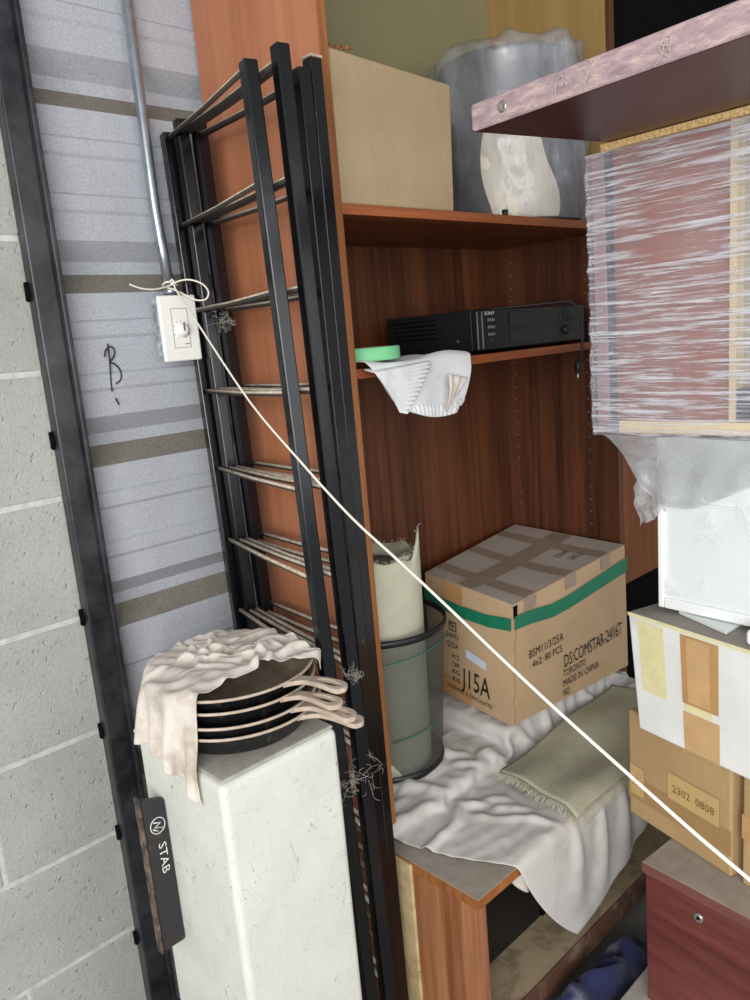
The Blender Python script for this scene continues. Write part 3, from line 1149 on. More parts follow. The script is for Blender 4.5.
def patch_fn(u, v):
    r = u * (1 + .25 * n3(math.cos(v * 6.283) * 1.5, math.sin(v * 6.283) * 1.5, 4))
    a = math.radians(222 + 30 * r * math.cos(v * 6.283))
    z = max(ZS + .006, ZS + .085 + (.13 * r * math.sin(v * 6.283)) - .04 * r * math.cos(v * 6.283))
    return (DC[0] + .1545 * math.cos(a), DC[1] + .1545 * math.sin(a), z)


mb.grid(patch_fn, 10, 48)
mb.build('pale_patch', 'drum_white', dr, recalc=False)


def bag_wrap(p, u, v):
    a = u * 2 * math.pi
    d = .014 * n3(math.cos(a) * 2.5, math.sin(a) * 2.5, v * 2.2) + .016 * abs(n3(math.cos(a + v * 2) * 4, math.sin(a + v * 2) * 4, v * 3))
    x, y = p[0] - DC[0], p[1] - DC[1]
    L = math.hypot(x, y) + 1e-6
    k = (L + d + (.004 if L > .1 else 0)) / L
    zz = p[2]
    if v > .8:
        zz += .014 * n3(math.cos(a) * 4, math.sin(a) * 4, v * 6)
    return (DC[0] + x * k, DC[1] + min(y * k, .165), max(zz, ZS + .001))


pr_ = [(.158 - .002 * math.sin(k), .001 + .355 * k / 24) for k in range(25)] + [(.14, .368), (.11, .362), (.07, .358), (.03, .365), (.001, .36)]
MB().lathe(pr_, (DC[0], DC[1], ZS), 110, fn=bag_wrap).build('plastic_wrap', 'bag', dr, recalc=False)

# ------------------------------------------------------------------ middle shelf: recorder, tape, towel
ZM = -.0457
vc = thing('video_recorder', 'black video cassette recorder on the middle shelf with its plug hanging down', 'video recorder', (1.41, 1.12, ZM))
VX0, VX1, VY0, VY1, VZ0, VZ1 = 1.228, 1.612, .992, 1.245, ZM + .006, .0405
MB().box(VX0, VX1, VY0 + .016, VY1, VZ0, VZ1).build('casing', plain('black_recorder_casing', srgb(26, 26, 30), .35, var=.15, scale=50), vc, bevel=.002)
MB().box(VX0 - .001, VX1 + .001, VY0, VY0 + .0158, VZ0, VZ1 - .001).build('front_panel', 'black', vc, bevel=.004, seg=3)
for x in (VX0 + .03, VX1 - .03):
    for y in (VY0 + .04, VY1 - .03):
        MB().tube([(x, y, ZM), (x, y, ZM + .0062)], .010, 12).build('foot', 'black_dark', vc)
mb = MB()
for k in range(5):
    mb.box(VX0 - .0008, VX0, 1.10, 1.225, VZ0 + .030 + k * .009, VZ0 + .033 + k * .009)
mb.build('side_vent', 'screen', vc)
VQ = [(VX0, VY0 - .0002, VZ0), (VX1, VY0 - .0002, VZ0), (VX1, VY0 - .0002, VZ1), (VX0, VY0 - .0002, VZ1)]
MB().box(VX0 + .10, VX0 + .27, VY0 - .0015, VY0, VZ0 + .043, VZ0 + .070).build('cassette_flap', 'screen', vc, bevel=.001)
MB().box(VX0 + .10, VX0 + .27, VY0 - .001, VY0, VZ0 + .012, VZ0 + .036).build('display_window', 'screen', vc, bevel=.001)
for k in range(3):
    MB().box(VX0 + .030, VX0 + .052, VY0 - .002, VY0, VZ0 + .028 + k * .014, VZ0 + .034 + k * .014).build('button', 'grey_ink', vc, bevel=.0008)
for k in range(4):
    MB().box(VX0 + .285 + k * .014, VX0 + .294 + k * .014, VY0 - .002, VY0, VZ0 + .045, VZ0 + .058).build('button', 'rubber', vc, bevel=.0008)
mb = MB()
mb.lathe([(.010, 0), (.010, .004), (.008, .008), (.0001, .0085)], (0, 0, 0), 20, fn=lambda p, u, v: (VX0 + .305 + p[0], VY0 - p[2], VZ0 + .026 + p[1]))
mb.build('jog_knob', 'rubber', vc)
text_on(VQ, 'SONY', .055, .86, .032, .0065, 'white_ink', vc, off=.0006)
text_on(VQ, 'VCR', .083, .22, .016, .004, 'grey_ink', vc, off=.0006)
text_on(VQ, 'VHS', .62, .87, .018, .004, 'grey_ink', vc, off=.0006)
MB().box(VX0 + .013, VX0 + .0145, VY0 - .0009, VY0, VZ0 + .004, VZ1 - .004).build('trim_line', 'silver', vc)
MB().tube([(VX0 - .0012, 1.045, VZ0 + .022), (VX0, 1.045, VZ0 + .022)], .003, 10).build('screw', 'silver', vc)
cord = [(1.40, 1.22, VZ1 + .004), (1.46, 1.10, VZ1 + .005), (1.52, 1.02, VZ1 + .006), (1.548, .984, VZ1 + .004), (1.556, .968, .014), (1.553, .963, -.03), (1.550, .963, -.064), (1.543, .964, -.076), (1.538, .964, -.086)]


MB().tube(smooth(cord), .0026, 8).build('power_cord', 'rubber', vc)
pl = MB().tube([(1.539, .964, -.082), (1.537, .964, -.088), (1.533, .964, -.110)], [.004, .009, .007], 10).build('plug', 'rubber', vc)
MB().tube([(1.529, .960, -.108), (1.527, .960, -.124)], .0014, 6).build('plug_pin', 'silver', pl)
MB().tube([(1.539, .968, -.108), (1.537, .968, -.124)], .0014, 6).build('plug_pin', 'silver', pl)

tp = thing('tape_roll', 'mint green roll of tape lying flat on the middle shelf behind the towel', 'tape', (.947, 1.035, ZM))
MB().lathe([(.042, .0105), (.061, .0105), (.0615, .013), (.0615, .031), (.060, .033), (.042, .033), (.042, .0105)], (.951, 1.024, ZM), 48).build('tape', 'mint', tp)
MB().lathe([(.039, .0105), (.0419, .0105), (.0419, .0335), (.039, .0335), (.039, .0105)], (.951, 1.024, ZM), 40).build('core', 'tape_core', tp)

mb = MB()


def towel_fn(u, v):
    # v 0 at the back of the shelf, 1 at the hanging hem
    s_ = v * .215
    flat = .085
    k = max(0, s_ - flat) / .13
    xl = .900 + .055 * k
    xr = 1.162 - .040 * k - .012 * k ** 4
    x = xl + (xr - xl) * u
    if s_ < flat:
        y = YF + .060 - .072 * s_ / flat + .002
        z = ZM + .008 + .004 * math.sin(u * 8 + 2) + .003 * math.sin(u * 5 + v * 9)
    else:
        kk = s_ - flat
        y = YF - .012 - .008 * math.sin(min(1, kk / .05) * math.pi / 2) + .0035 * math.sin(u * 9 + v * 2) * min(1, kk / .03) - .004
        if v > .88:
            y -= .0022 * (1 + math.sin(u * 95)) * min(1, (v - .88) / .03)
        z = ZM + .005 - k * (.078 + .028 * math.sin(u * 2.2)) + .010 * k ** 6 * (u > .93)
    return (x, y, z)


mb.grid(towel_fn, 150, 50)
tw = tag(mb.build('towel', 'towel', solid=.003, recalc=False), 'small white towel hanging over the front edge of the middle shelf', 'towel')


def flap_fn(u, v):
    # folded-over left corner: u runs from the outer edge to the ruffled hem
    p = quad_point([(.953, 0, ZM - .080), (.966, 0, ZM - .084), (1.040, 0, ZM + .004), (.897, 0, ZM - .002)], u, v)
    y = YF - .026 - .010 * math.sin(math.pi * v) * .5 - .0035 * math.sin(v * 75) * max(0, (u - .55) / .45) - .004 * u
    return (p.x, y + .020 * max(0, v - .93) / .07 * 1.0, p.z)


mb = MB()
mb.grid(flap_fn, 30, 90)
mb.build('folded_flap', 'towel', tw, solid=.002, recalc=False)
mb = MB()
mb.grid(lambda u, v: (1.068 + .050 * u * v + .012 * v, YF - .030 - .006 * math.sin(v * 3) - .003 * math.sin(u * 14), ZM - .078 + .052 * v * (1 - .2 * u) - .014 * (1 - v) * (1 - u)), 16, 16)
mb.build('small_fold', 'rag', tw, solid=.0015, recalc=False)

# ------------------------------------------------------------------ sheet on the low unit
boxes = [(BX, 1.745, BY, 1.35, -1.30, BZ), (XL - .02, XR, YF, YB, -.92, -.902), (1.24, 1.66, .985, 1.22, -.95, -.862)]
nu, nv = 84, 76
P = coons((1.150, .590), (1.735, .785), (1.70, 1.27), (.925, 1.235), nu, nv, -.880, (.02, 0, 0, .19))
P = drape(P, nu, nv, 1.15, boxes, [(1.048, 1.152, .112, -.95, -.897)], 130, seed=5, gap=.0055, grav=.0006, fric=.85, hold=.94, amp=1.0)
for p in P.reshape(-1, 3):
    if p[2] > -.93:
        p[2] += .0035 * max(0, 1 - abs(n3(p[0] * 10 + p[1] * 6, p[1] * 26, 3)) * 5) + .0025 * max(0, 1 - abs(n3(p[0] * 22, p[1] * 16 - p[0] * 10, 8)) * 5)
tag(cloth_obj(P, 'bed_sheet', 'sheet', solid=.002), 'rumpled grey-white sheet spread under the carton and hanging off the low unit', 'sheet')
# corner of the same stuff poking out under the top board
mb = MB()


def poke(u, v):
    x = .955 + .125 * u
    return (x, BY + .012 + .006 * math.sin(u * 17), BZ - .022 - (.055 * math.sin(math.pi * min(1, u * 1.05)) ** .8 + .004) * v)


mb.grid(poke, 24, 8)
tag(mb.build('pale_cloth', 'rag', solid=.002, recalc=False), 'scrap of pale cloth hanging under the top board of the low unit', 'cloth')

# ------------------------------------------------------------------ woven rug lying on the sheet, in front of the carton
rg_ = thing('woven_rug', 'flat sage green woven rug with frayed ends lying on the sheet', 'rug', (1.35, .83, -.9))
RQ = [(1.122, .738, -.893), (1.66, .735, -.893), (1.63, .955, -.885), (1.135, .925, -.880)]


def rug_pt(u, v, off=0):
    p = quad_point(RQ, u, v)
    return (p.x, p.y, p.z + .005 * math.sin(u * 9 + v * 3) + .003 * math.sin(v * 11) - .010 * max(0, .12 - v) / .12 + off)


mb = MB()
mb.grid(lambda u, v: rug_pt(u, v), 50, 24)
mb.build('rug_weave', 'rug', rg_, solid=.005)
mb = MB()
rr = random.Random(9)
for k in range(95):
    u = k / 94
    a = Vector(rug_pt(0, u))
    mb.tube([a, a + Vector((-.008, rr.uniform(-.003, .003), -.002)), a + Vector((-.016 + rr.uniform(-.004, .004), rr.uniform(-.006, .006), -.008))], .0006, 4)
for k in range(230):
    u = k / 229
    a = Vector(rug_pt(u, 0))
    mb.tube([a, a + Vector((rr.uniform(-.002, .002), -.007, -.004)), a + Vector((rr.uniform(-.004, .004), -.011, -.018 + rr.uniform(-.003, .003)))], .0006, 4)
tag(mb.build('fringe', 'fringe', rg_), 'frayed threads along the rug edges', kind='stuff')

# ------------------------------------------------------------------ bin with rolled rug
BC = (1.047, 1.150)
ZB = -.890
bn = thing('waste_bin', 'black wire mesh waste bin on the sheet inside the bookcase', 'bin', (BC[0], BC[1], ZB))
MB().lathe([(.111, .014), (.1335, .312)], (BC[0], BC[1], ZB), 72).build('mesh_wall', 'mesh', bn)
MB().lathe([(.1345, .306), (.1375, .306), (.1385, .312), (.1375, .320), (.1345, .320), (.1330, .312), (.1345, .306)], (BC[0], BC[1], ZB), 72).build('rim', 'black', bn)
MB().lathe([(.001, .001), (.1125, .001), (.1140, .004), (.1135, .016), (.110, .017), (.001, .012)], (BC[0], BC[1], ZB), 72).build('base', 'black', bn)

rl = thing('rolled_rug', 'pale woven rug rolled up and standing upright in the mesh bin', 'rug', (BC[0], BC[1], ZB + .02))
mb = MB()
RC = (BC[0] - .012, BC[1] - .006)


def roll_pt(u, v, k=1.0):
    a = math.radians(-38 - 760 * u)
    r = (.096 - .026 * u) * k
    top = -.425 + .012 * n3(u * 9, 0, 0, 3)
    fl = max(0, 1 - u / .05)
    top += .045 * fl ** .7
    z = ZB + .018 + (top - ZB - .018) * v
    x = RC[0] + r * math.cos(a) - .010 * (1 - v) + .0
    y = RC[1] + r * math.sin(a)
    return (x, y, z)


mb.grid(roll_pt, 150, 20)
mb.build('rolled_weave', 'roll', rl, solid=.004)
mb = MB()
for k in range(170):
    u = k / 169 * .85
    a = Vector(roll_pt(u, 1))
    mb.tube([a, a + Vector((rr.uniform(-.006, .006), rr.uniform(-.006, .006), rr.uniform(.002, .008)))], .0007, 4)
tag(mb.build('frayed_top', 'fringe', rl), kind='stuff')
MB().lathe([(.001, -.02), (.045, -.022), (.05, -.03)], (RC[0] - .002, RC[1], -.42), 20).build('roll_backing', 'roll_in', rl)
for zz, a0, a1 in ((-.625, -150, -50), (-.79, -130, -85)):
    MB().tube([(BC[0] + (.118 + .022 * (zz + .88) / .3) * math.cos(math.radians(a)), BC[1] + (.118 + .022 * (zz + .88) / .3) * math.sin(math.radians(a)), zz + .02 * math.sin((a - a0) / 60)) for a in np.linspace(a0, a1, 14)], .0014, 6).build('binding_string', 'green_string', rl)


# ------------------------------------------------------------------ big printed carton
cb = thing('cardboard_box', 'large cardboard carton with green tape band and black stencilled lettering, inside the bookcase', 'box', (1.48, 1.1, -.85), 'cardboard boxes')
Fb, Rb, Bb, Lb = Vector((1.240, .970, -.842)), Vector((1.700, .950, -.862)), Vector((1.700, 1.275, -.850)), Vector((1.300, 1.262, -.850))
Ft, Rt, Bt, Lt = Vector((1.265, .970, -.573)), Vector((1.700, .953, -.545)), Vector((1.700, 1.283, -.531)), Vector((1.288, 1.243, -.552))
mb = MB()


def side_fn(a, b, c_, d, bul):
    def f(u, v):
        p = quad_point([a, b, c_, d], u, v)
        n = (b - a).cross(d - a).normalized()
        return tuple(p + n * bul * math.sin(math.pi * u) * math.sin(math.pi * v))
    return f


mb.grid(side_fn(Fb, Rb, Rt, Ft, .004), 16, 10, 0, False)
mb.grid(side_fn(Lb, Fb, Ft, Lt, .004), 14, 10, 0, False)
mb.grid(side_fn(Rb, Bb, Bt, Rt, 0), 4, 4, 0, False)
mb.grid(side_fn(Bb, Lb, Lt, Bt, 0), 4, 4, 0, False)
mb.grid(side_fn(Ft, Rt, Bt, Lt, -.006), 20, 20, 1, False)
mb.grid(side_fn(Fb, Lb, Bb, Rb, 0), 4, 4, 0, False)
bmesh.ops.remove_doubles(mb.bm, verts=mb.bm.verts, dist=.0012)
mb.build('body', ['card', 'card_top'], cb, solid=0)
RF = [Fb, Rb, Rt, Ft]
LF = [Lb, Fb, Ft, Lt]
TF = [Ft, Rt, Bt, Lt]
OF = .0055
strip_on(RF, [(0.0, .855), (.14, .835), (.3, .795), (.45, .795), (.7, .82), (1, .845)], .030, 'green_tape', cb, 'green_tape_band', OF, 24)
strip_on(LF, [(0.0, .83), (.2, .80), (.45, .79), (.75, .80), (1, .84)], .030, 'green_tape', cb, 'green_tape_band', OF, 24)


def top_band(u0, v0, u1, v1, w, along, off=.002):
    mb_ = MB()
    W = (Rt - Ft).length
    D = (Lt - Ft).length

    def f(s_, t_):
        u = u0 + (u1 - u0) * s_
        v = v0 + (v1 - v0) * s_
        if along == 'x':
            v += (t_ - .5) * w / D
        else:
            u += (t_ - .5) * w / W
        p = side_fn(Ft, Rt, Bt, Lt, -.006)(u, v)
        return (p[0], p[1], p[2] + off)
    mb_.grid(f, 20, 1, 0, False)
    return mb_.build('brown_tape_strip', 'brown_tape', cb, recalc=False)


top_band(.01, .52, .99, .52, .048, 'x', .0022)
top_band(.14, .01, .14, .99, .036, 'y')
top_band(.47, .01, .47, .99, .036, 'y')
top_band(.80, .01, .80, .99, .036, 'y')
for u in (.13, .47, .80):
    patch_on(RF, u - .045, u + .045, .90, .995, 'brown_tape', cb, 'brown_tape_end', .003)
patch_on(LF, .22, .46, .80, .995, 'tan_tape2', cb, 'brown_tape_end', .0045)
patch_on(LF, .15, .55, .01, .18, 'tan_tape2', cb, 'shiny_tape_end', .003)
MB().hexa([tuple(quad_point(RF, .005, .885, .001)), tuple(quad_point(RF, .028, .885, .002)), tuple(quad_point(RF, .028, .885, -.004)), tuple(quad_point(RF, .005, .885, -.004)),
           tuple(quad_point(RF, .000, .985, .001)), tuple(quad_point(RF, .030, .985, .002)), tuple(quad_point(RF, .030, .985, -.004)), tuple(quad_point(RF, .0, .985, -.004))]).build('torn_corner_hole', 'black_dark', cb)
mb = MB()
mb.tube([quad_point(RF, .012 + .006 * math.sin(k * 1.7), .02 + .86 * k / 14, .0022) for k in range(15)], .0012, 5)
mb.build('torn_edge_crease', 'tape_core', cb)
text_on(RF, 'BSM11/3/25A', .115, .50, .128, .018, 'ink', cb, rot=.02, off=OF)
text_on(RF, '4x2: 80 PCS', .14, .41, .112, .016, 'ink', cb, rot=.02, off=OF)
text_on(RF, 'DS:COMSTAR-2416T', .40, .275, .245, .028, 'ink', cb, rot=.03, off=OF)
text_on(RF, 'TORONTO', .39, .195, .090, .016, 'ink', cb, rot=.02, off=OF)
text_on(RF, 'MADE IN CHINA', .39, .115, .145, .016, 'ink', cb, rot=.02, off=OF)
text_on(RF, 'NO', .39, .035, .024, .016, 'ink', cb, off=OF)
text_on(LF, 'J15A', .44, .15, .100, .050, 'ink', cb, rot=-.02, off=OF)
text_on(LF, 'S/9/93', .26, .53, .045, .014, 'ink', cb, off=OF)
text_on(LF, 'Q/25A', .27, .45, .042, .015, 'ink', cb, off=OF)
for k, s_ in enumerate(('PCS', 'CBM', 'KG', 'KG')):
    text_on(LF, s_, .33, .355 - k * .065, .026, .012, 'ink', cb, off=OF)
text_on(LF, 'WARNING: IS CALCULATED', .25, .085, .165, .010, 'ink', cb, rot=-.03, off=OF)
mb = MB()
for (u0, u1, v0, v1) in ((.30, .31, .60, .67), (.38, .39, .60, .67), (.30, .39, .595, .603), (.30, .39, .665, .675), (.32, .37, .635, .643), (.342, .35, .60, .64), (.31, .345, .652, .658)):
    mb.face([quad_point(LF, u0, v0, OF), quad_point(LF, u1, v0, OF), quad_point(LF, u1, v1, OF), quad_point(LF, u0, v1, OF)])
mb.build('printed_symbol', 'ink', cb, recalc=False)
lq = [quad_point(LF, .50, .415, OF), quad_point(LF, .735, .375, OF), quad_point(LF, .735, .445, OF), quad_point(LF, .50, .485, OF)]
mb = MB()
mb.face(lq)
lb = mb.build('paper_label', 'label', cb, recalc=False)
TQ2 = [side_fn(Ft, Rt, Bt, Lt, -.006)(u, v) for u, v in ((.62, .1), (.95, .1), (.95, .4), (.62, .4))]
text_on(TQ2, 'DSAR', .1, .55, .05, .02, 'grey_ink', cb, off=.0012, name='faint_writing')
text_on(TQ2, '2416', .1, .15, .05, .02, 'grey_ink', cb, off=.0012, name='faint_writing')

# ------------------------------------------------------------------ right-hand stack
slab = MB().box(.93, 1.85, .05, .632, -1.2995, -1.2005)
tag(slab.build('board_platform', 'grey_slab', bevel=.003), 'dusty grey board on the floor under the red-brown drawer cabinet', 'board')

rc = thing('drawer_cabinet', 'red-brown mahogany drawer cabinet with a small round lock and dusty top', 'cabinet', (1.32, .35, -1.2))
A, B = Vector((1.106, .600, 0)), Vector((1.060, .12, 0))
ex = Vector((.995, -.095, 0)) * .48


def pz(p, z):
    return (p.x, p.y, z)


def prism(a, b, e, z0, z1, mis=None, mbx=None):
    m_ = mbx or MB()
    # b-a is the left face (seen), e runs away from it
    return m_.hexa([pz(a, z0), pz(b, z0), pz(b + e, z0), pz(a + e, z0), pz(a, z1), pz(b, z1), pz(b + e, z1), pz(a + e, z1)], mis=mis)


ins = Vector((.006, -.004, 0))
prism(A + ins, B + ins, ex * .97, -1.200, -.9405).build('body', 'red_wood', rc, bevel=.0015)
prism(A, B, ex, -.940, -.920, mis=[1, 0, 1, 1, 1, 1]).build('top_board', ['dust_top', wood('dusty_red_edge', srgb(84, 44, 40), srgb(116, 68, 62), srgb(140, 96, 88), .6, axis='y', fine=40)], rc, bevel=.0015)
fd = (B - A).normalized()
nrm = Vector((-.995, .095, 0))
lk = A + fd * .098 + ins
mb = MB()
mb.lathe([(.0085, 0), (.0085, .002), (.0065, .0035), (.0045, .0028), (.0001, .0028)], (0, 0, 0), 24,
         fn=lambda p, u, v: tuple(lk + nrm * p[2] + fd * p[0] + Vector((0, 0, -.974 + p[1]))))
lko = mb.build('lock', 'silver', rc)
c0 = lk + nrm * .0030 + Vector((0, 0, -.974))
MB().tube([c0, c0 + nrm * .001], .0026, 10).build('keyhole', 'black_dark', lko)

bq_a, bq_b = Vector((1.222, .685, 0)), Vector((1.160, .470, 0))
bw = thing('cardboard_box', 'brown cardboard box under the white carton, resting on the drawer cabinet', 'box', (1.3, .55, -.92), 'cardboard boxes')
ex2 = Vector((.96, -.277, 0)) * .30
prism(bq_a, bq_b, ex2, -.9195, -.7065).build('body', 'card_brown', bw, bevel=.004)
BQ = [pz(bq_a, -.9195), pz(bq_b, -.9195), pz(bq_b, -.7065), pz(bq_a, -.7065)]
strip_on(BQ, [(.0, .28), (1, .29)], .045, cardboard('clear_taped_cardboard', srgb(176, 140, 92)), bw, 'clear_tape', .0012)
patch_on(BQ, .02, .17, .22, .50, 'yellow_label', bw, 'yellow_tape_end', .0018)
patch_on(BQ, .42, .90, .38, .62, 'yellow_label', bw, 'stamped_label', .0018)
text_on(BQ, '2302', .47, .46, .038, .014, 'brown_ink', bw, off=.003)
text_on(BQ, '0808', .69, .46, .038, .014, 'brown_ink', bw, off=.003)
text_on(BQ, '13', .06, .32, .012, .016, 'brown_ink', bw, off=.003)

b2 = thing('cardboard_box', 'second brown box under the white carton, cut off by the right edge of the photo', 'box', (1.25, .35, -.92), 'cardboard boxes')
q_a, q_b = Vector((1.158, .452, 0)), Vector((1.11, .20, 0))
prism(q_a, q_b, ex2, -.9195, -.7065).build('body', 'card_brown', b2, bevel=.004)
QQ = [pz(q_a, -.9195), pz(q_b, -.9195), pz(q_b, -.7065), pz(q_a, -.7065)]
strip_on(QQ, [(.0, .5), (1, .5)], .045, 'tan_tape2', b2, 'packing_tape', .0012)

wb = thing('carton', 'white painted carton with tan and yellow tape patches, on the brown boxes', 'box', (1.3, .45, -.706))
WA, WB_, = Vector((1.172, .653, 0)), Vector((1.085, .27, 0))
ex3 = Vector((.955, -.297, 0)) * .34
inb = (WB_ - WA).normalized() * .020
mb = MB()
c = [pz(WA + inb, -.7055), pz(WB_ - inb, -.7055), pz(WB_ + ex3 - inb, -.7055), pz(WA + ex3 + inb, -.7055), pz(WA, -.494), pz(WB_, -.494), pz(WB_ + ex3, -.494), pz(WA + ex3, -.494)]
mb.hexa(c, mis=[0, 1, 0, 0, 0, 0])
mb.build('body', ['card_white', 'card_white_top'], wb, bevel=.003)
WQ = [c[0], c[1], c[5], c[4]]
patch_on(WQ, .05, .185, .36, .95, 'cream_tape', wb, 'yellow_tape_patch', .001)
patch_on(WQ, .27, .45, .40, .955, 'tan_tape2', wb, 'tan_tape_patch', .001)
patch_on(WQ, .30, .41, .42, .94, 'tan_tape', wb, 'tan_tape_patch', .0016)
patch_on(WQ, .28, .42, .34, .40, 'cream_tape', wb, 'yellow_tape_strip', .0014)
patch_on(WQ, .27, .455, .01, .33, 'tan_tape', wb, 'tan_tape_patch', .001)
strip_on(WQ, [(0, .985), (1, .985)], .006, 'cream_tape', wb, 'yellowed_top_edge', .0014)

# flat white slabs and the white door standing on the carton
mb = MB()
mb.hexa([(1.2045, .578, -.4935), (1.158, .480, -.4935), (1.30, .470, -.4935), (1.34, .56, -.4935), (1.2045, .578, -.4875), (1.158, .480, -.4875), (1.30, .470, -.4875), (1.34, .56, -.4875)])
tag(mb.build('white_slab', 'white_plastic', bevel=.001), 'thin white slab lying on the white carton, its corner poking out', 'slab')
mb = MB()
mb.box(1.135, 1.17, .405, .442, -.4935, -.470)
tag(mb.build('white_bracket', 'white_frame', bevel=.006, seg=3), 'small white rounded block on the white carton at the right edge of the photo', 'block')

wd = thing('white_door_panel', 'glossy white framed cabinet door standing on the white carton under the wrapped unit', 'door panel', (1.21, .45, -.486))
DA, DB = Vector((1.200, .612, 0)), Vector((1.175, .22, 0))
dx = Vector((.998, -.06, 0))
prism(DA + dx * .006, DB + dx * .006, dx * .012, -.4862, -.195).build('panel', 'white_plastic', wd, bevel=.001)
dd = (DB - DA).normalized()
prism(DA, DA + dd * .010, dx * .018, -.4861, -.195).build('frame_stile', 'white_frame', wd, bevel=.002)
prism(DA + dd * .0105, DB, dx * .018 - dx * .0, -.4861, -.468).build('frame_rail', 'white_frame', wd, bevel=.002)
prism(DA + dd * .0105, DB, dx * .0065, -.300, -.2985).build('frame_line', 'white_frame', wd)
mb = MB()
mb.grid(lambda u, v: (1.199 - .0012 - .025 * u + .004 * n3(u * 6, v * 5, 9), .600 - .38 * u, -.462 + .24 * v), 40, 30)
mb.build('clinging_film', film('clinging_film_glare', (1, 1, 1), (.6, 0, 0), 13, .52, .64, .0, srgb(252, 253, 253), .8, .1), wd, recalc=False)  # white blotches painted into the film as glare on the door panel
wd2 = MB()
prism(DA + dx * .024 + Vector((0, .010, 0)), DB + dx * .024, dx * .012, -.4862, -.195, mbx=wd2)
tag(wd2.build('grey_board', plain('pale_grey_laminate', srgb(168, 172, 176), .3), bevel=.001), 'pale grey board standing right behind the white door panel', 'board')

# ------------------------------------------------------------------ wrapped open unit
wu = thing('wrapped_shelf_unit', 'open wooden shelf unit wrapped in clear stretch film, above the white door panel', 'shelf unit', (1.4, .5, -.192))
UX, UY1, UY0, UZ0, UZ1 = 1.200, .718, .240, -.188, .262
plum = plain('plum_laminate', srgb(150, 118, 128), .35, var=.08, scale=20)
brown_in = wood('red_brown_inner_panel', srgb(122, 70, 60), srgb(146, 88, 74), srgb(164, 106, 90), .5, fine=20)
MB().box(UX, UX + .40, UY1 - .022, UY1, UZ0, UZ1).build('side_board', plum, wu, bevel=.001)
MB().box(UX, UX + .40, UY0 - .02, UY0, UZ0, UZ1).build('side_board', plum, wu, bevel=.001)
MB().box(UX, UX + .40, UY0, UY1 - .0222, UZ0, UZ0 + .020, mis=[0, 1, 1, 1, 1, 1]).build('bottom_board', [plum, wood('pale_edge', srgb(206, 178, 130), srgb(226, 204, 160), srgb(236, 218, 180), .6, axis='y', fine=40)], wu, bevel=.001)
MB().box(UX - .004, UX + .40, UY0 - .02, UY1 - .020, UZ1, UZ1 + .0105).build('top_board', 'particle', wu)
MB().box(UX + .018, UX + .028, .497, UY1 - .0225, UZ0 + .0203, UZ1 - .0003).build('inner_panel', brown_in, wu)
MB().box(UX + .002, UX + .40, .4865, .4965, UZ0 + .0203, UZ1 - .0003).build('divider', wood('pale_divider', srgb(206, 184, 140), srgb(220, 200, 158), srgb(232, 214, 176), .6, fine=40), wu)
MB().box(UX + .030, UX + .036, UY0, .486, UZ0 + .0203, UZ1 - .0003).build('inner_panel', plain('grey_beige_inner_panel', srgb(158, 150, 138), .6), wu)
MB().box(UX + .005, UX + .03, UY0, .486, UZ0 + .025, UZ0 + .07).build('lower_block', plain('dark_blue_grey_plastic', srgb(50, 56, 74), .5), wu)
MB().box(UX + .0035, UX + .017, UY1 - .0285, UY1 - .0225, UZ0 + .0203, UZ1 - .0003).build('frame_groove', plain('dark_blue_grey_edge', srgb(62, 66, 84), .5), wu)
MB().box(UX - .0005, UX + .010, UY1 - .040, UY1 - .0225, UZ0 + .0205, UZ0 + .0003).build('corner_tape', plain('grey_blue_tape', srgb(120, 130, 150), .4), wu)


def film_pt(u, v):
    y = UY1 + .006 - (UY1 + .006 - UY0 + .02) * u
    z = UZ0 - .004 + (UZ1 - UZ0 + .002) * v
    x = UX - .007 + .0022 * math.sin(v * 60 + u * 9) + .003 * n3(u * 3, v * 16, 0)
    return (x, y, z)


mb = MB()
mb.grid(film_pt, 50, 90)


def film_back(u, v):
    p = film_pt(0, v)
    return (p[0] + .415 * u, UY1 + .006 + .002 * math.sin(u * 20 + v * 9), p[2])


mb.grid(film_back, 20, 40)
mb.build('stretch_film', 'wrap', wu, recalc=False)
# second layer and the loose skirt of film hanging over the white door


def film2(u, v):
    p = film_pt(u, v)
    return (p[0] - .004, p[1], p[2])


t2 = film('stretch_film_second_layer', (1, .03, 1), (math.radians(6), 0, 0), 150, .55, .64, .04, maxa=.9)
mb = MB()
mb.grid(film2, 40, 60)
mb.build('stretch_film', t2, wu, recalc=False)


def skirt(u, v):
    y = UY1 - .012 - (UY1 - .012 - UY0) * u
    ys = .012 + .075 * (1 - u) ** 6
    y = y - .075 * v ** .7 * (1 - u) ** 3
    z = UZ0 - .004 - v * (.085 + .03 * math.sin(u * 7))
    x = UX - .006 - .010 * v + .006 * n3(u * 5, v * 4, 2) * v + .003 * math.sin(u * 40 + v * 5) * v
    return (x, y, z)


mb = MB()
mb.grid(skirt, 60, 24)
mb.build('loose_film_skirt', 'wrap_loose', wu, recalc=False)


def tatter(u, v):
    y = .640 - .045 * u + .006 * n3(v * 5, u * 3, 0)
    z = -.232 - .085 * v - .03 * (1 - u) * v + .008 * n3(u * 5, v * 5, 4)
    return (UX - .001 + .008 * n3(u * 4, v * 4, 7), y + .012 * math.sin(v * 3) * (1 - u), z)


mb = MB()
mb.grid(tatter, 16, 16)
mb.build('torn_film_end', 'bag2', wu, recalc=False)

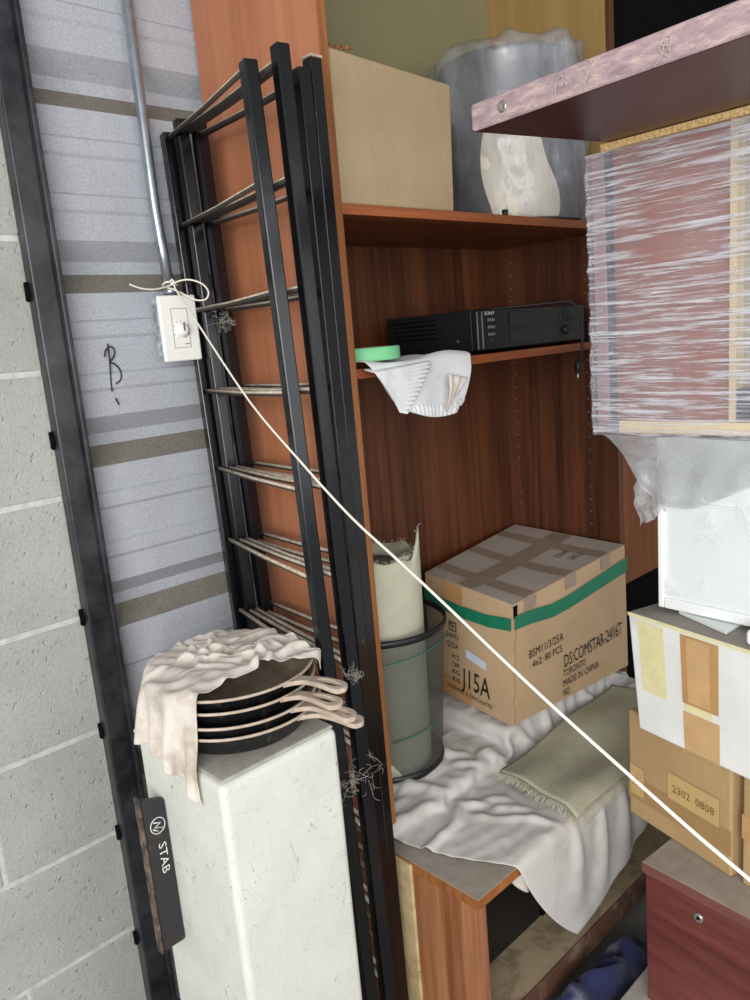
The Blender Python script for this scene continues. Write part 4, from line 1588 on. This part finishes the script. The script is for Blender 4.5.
# ------------------------------------------------------------------ long board on top
tb = thing('loose_board', 'long maroon board with a worn pinkish edge lying across the wrapped unit', 'board', (1.2, .45, .274))
c0 = Vector((.932, .746, 0))
e1 = Vector((.979, -.205, 0)) * .75
e2 = Vector((-.076, -.997, 0)) * .75
z0, z1 = .2735, .3105
MB().hexa([pz(c0, z0), pz(c0 + e2, z0), pz(c0 + e1 + e2, z0), pz(c0 + e1, z0), pz(c0, z1), pz(c0 + e2, z1), pz(c0 + e1 + e2, z1), pz(c0 + e1, z1)],
          mis=[1, 2, 0, 0, 0, 1]).build('board', ['worn_edge', 'maroon', 'dust_top'], tb, bevel=.005, seg=3)
en = Vector((-.997, .076, 0))
sp = c0 + e2.normalized() * .060 + Vector((0, 0, .292))
mb = MB()
mb.lathe([(.0075, 0), (.0075, .0012), (.005, .002), (.002, .0002), (.0001, .0002)], (0, 0, 0), 20, fn=lambda p, u, v: tuple(sp + en * p[2] + e2.normalized() * p[0] + Vector((0, 0, p[1]))))
mb.build('screw', 'silver', tb)
rg = random.Random(5)
for s_ in (.16, .20, .30, .44, .47):
    a = c0 + e2.normalized() * s_ + en * .001 + Vector((0, 0, .300))
    mb = MB()
    for k in range(5):
        mb.tube(smooth([a, a + Vector((-.003, rg.uniform(-.008, .008), rg.uniform(-.018, .006))), a + Vector((-.001, rg.uniform(-.014, .014), rg.uniform(-.028, .010)))], 4), .00045, 4)
    tag(mb.build('glue_fibre', 'web', tb), kind='stuff')

# ------------------------------------------------------------------ blue cloth heap
nu, nv = 40, 34
P = coons((.86, .640), (1.30, .640), (1.28, .75), (.84, .75), nu, nv, -1.2, (0, 0, 0, 0))
P = np.array(P).reshape(nv, nu, 3)
for j in range(nv):
    for i in range(nu):
        u, v = i / (nu - 1), j / (nv - 1)
        e = math.sin(math.pi * u) ** .5 * math.sin(math.pi * min(1, v * 1.02)) ** .6
        x, y = P[j, i, 0], P[j, i, 1]
        h = (.066 + .050 * u) * e * (1 + .45 * n3(x * 9, y * 16, 1) + .30 * (1 - 3 * abs(n3(x * 16 + y * 8, y * 22, 2))) + .12 * n3(x * 50, y * 50, 3))
        P[j, i, 2] = -1.297 + max(0, h)
tag(cloth_obj(P, 'blue_cloth', 'blue_cloth', solid=.003), 'crumpled navy blue dusty cloth on the floor in front of the low unit', 'cloth')
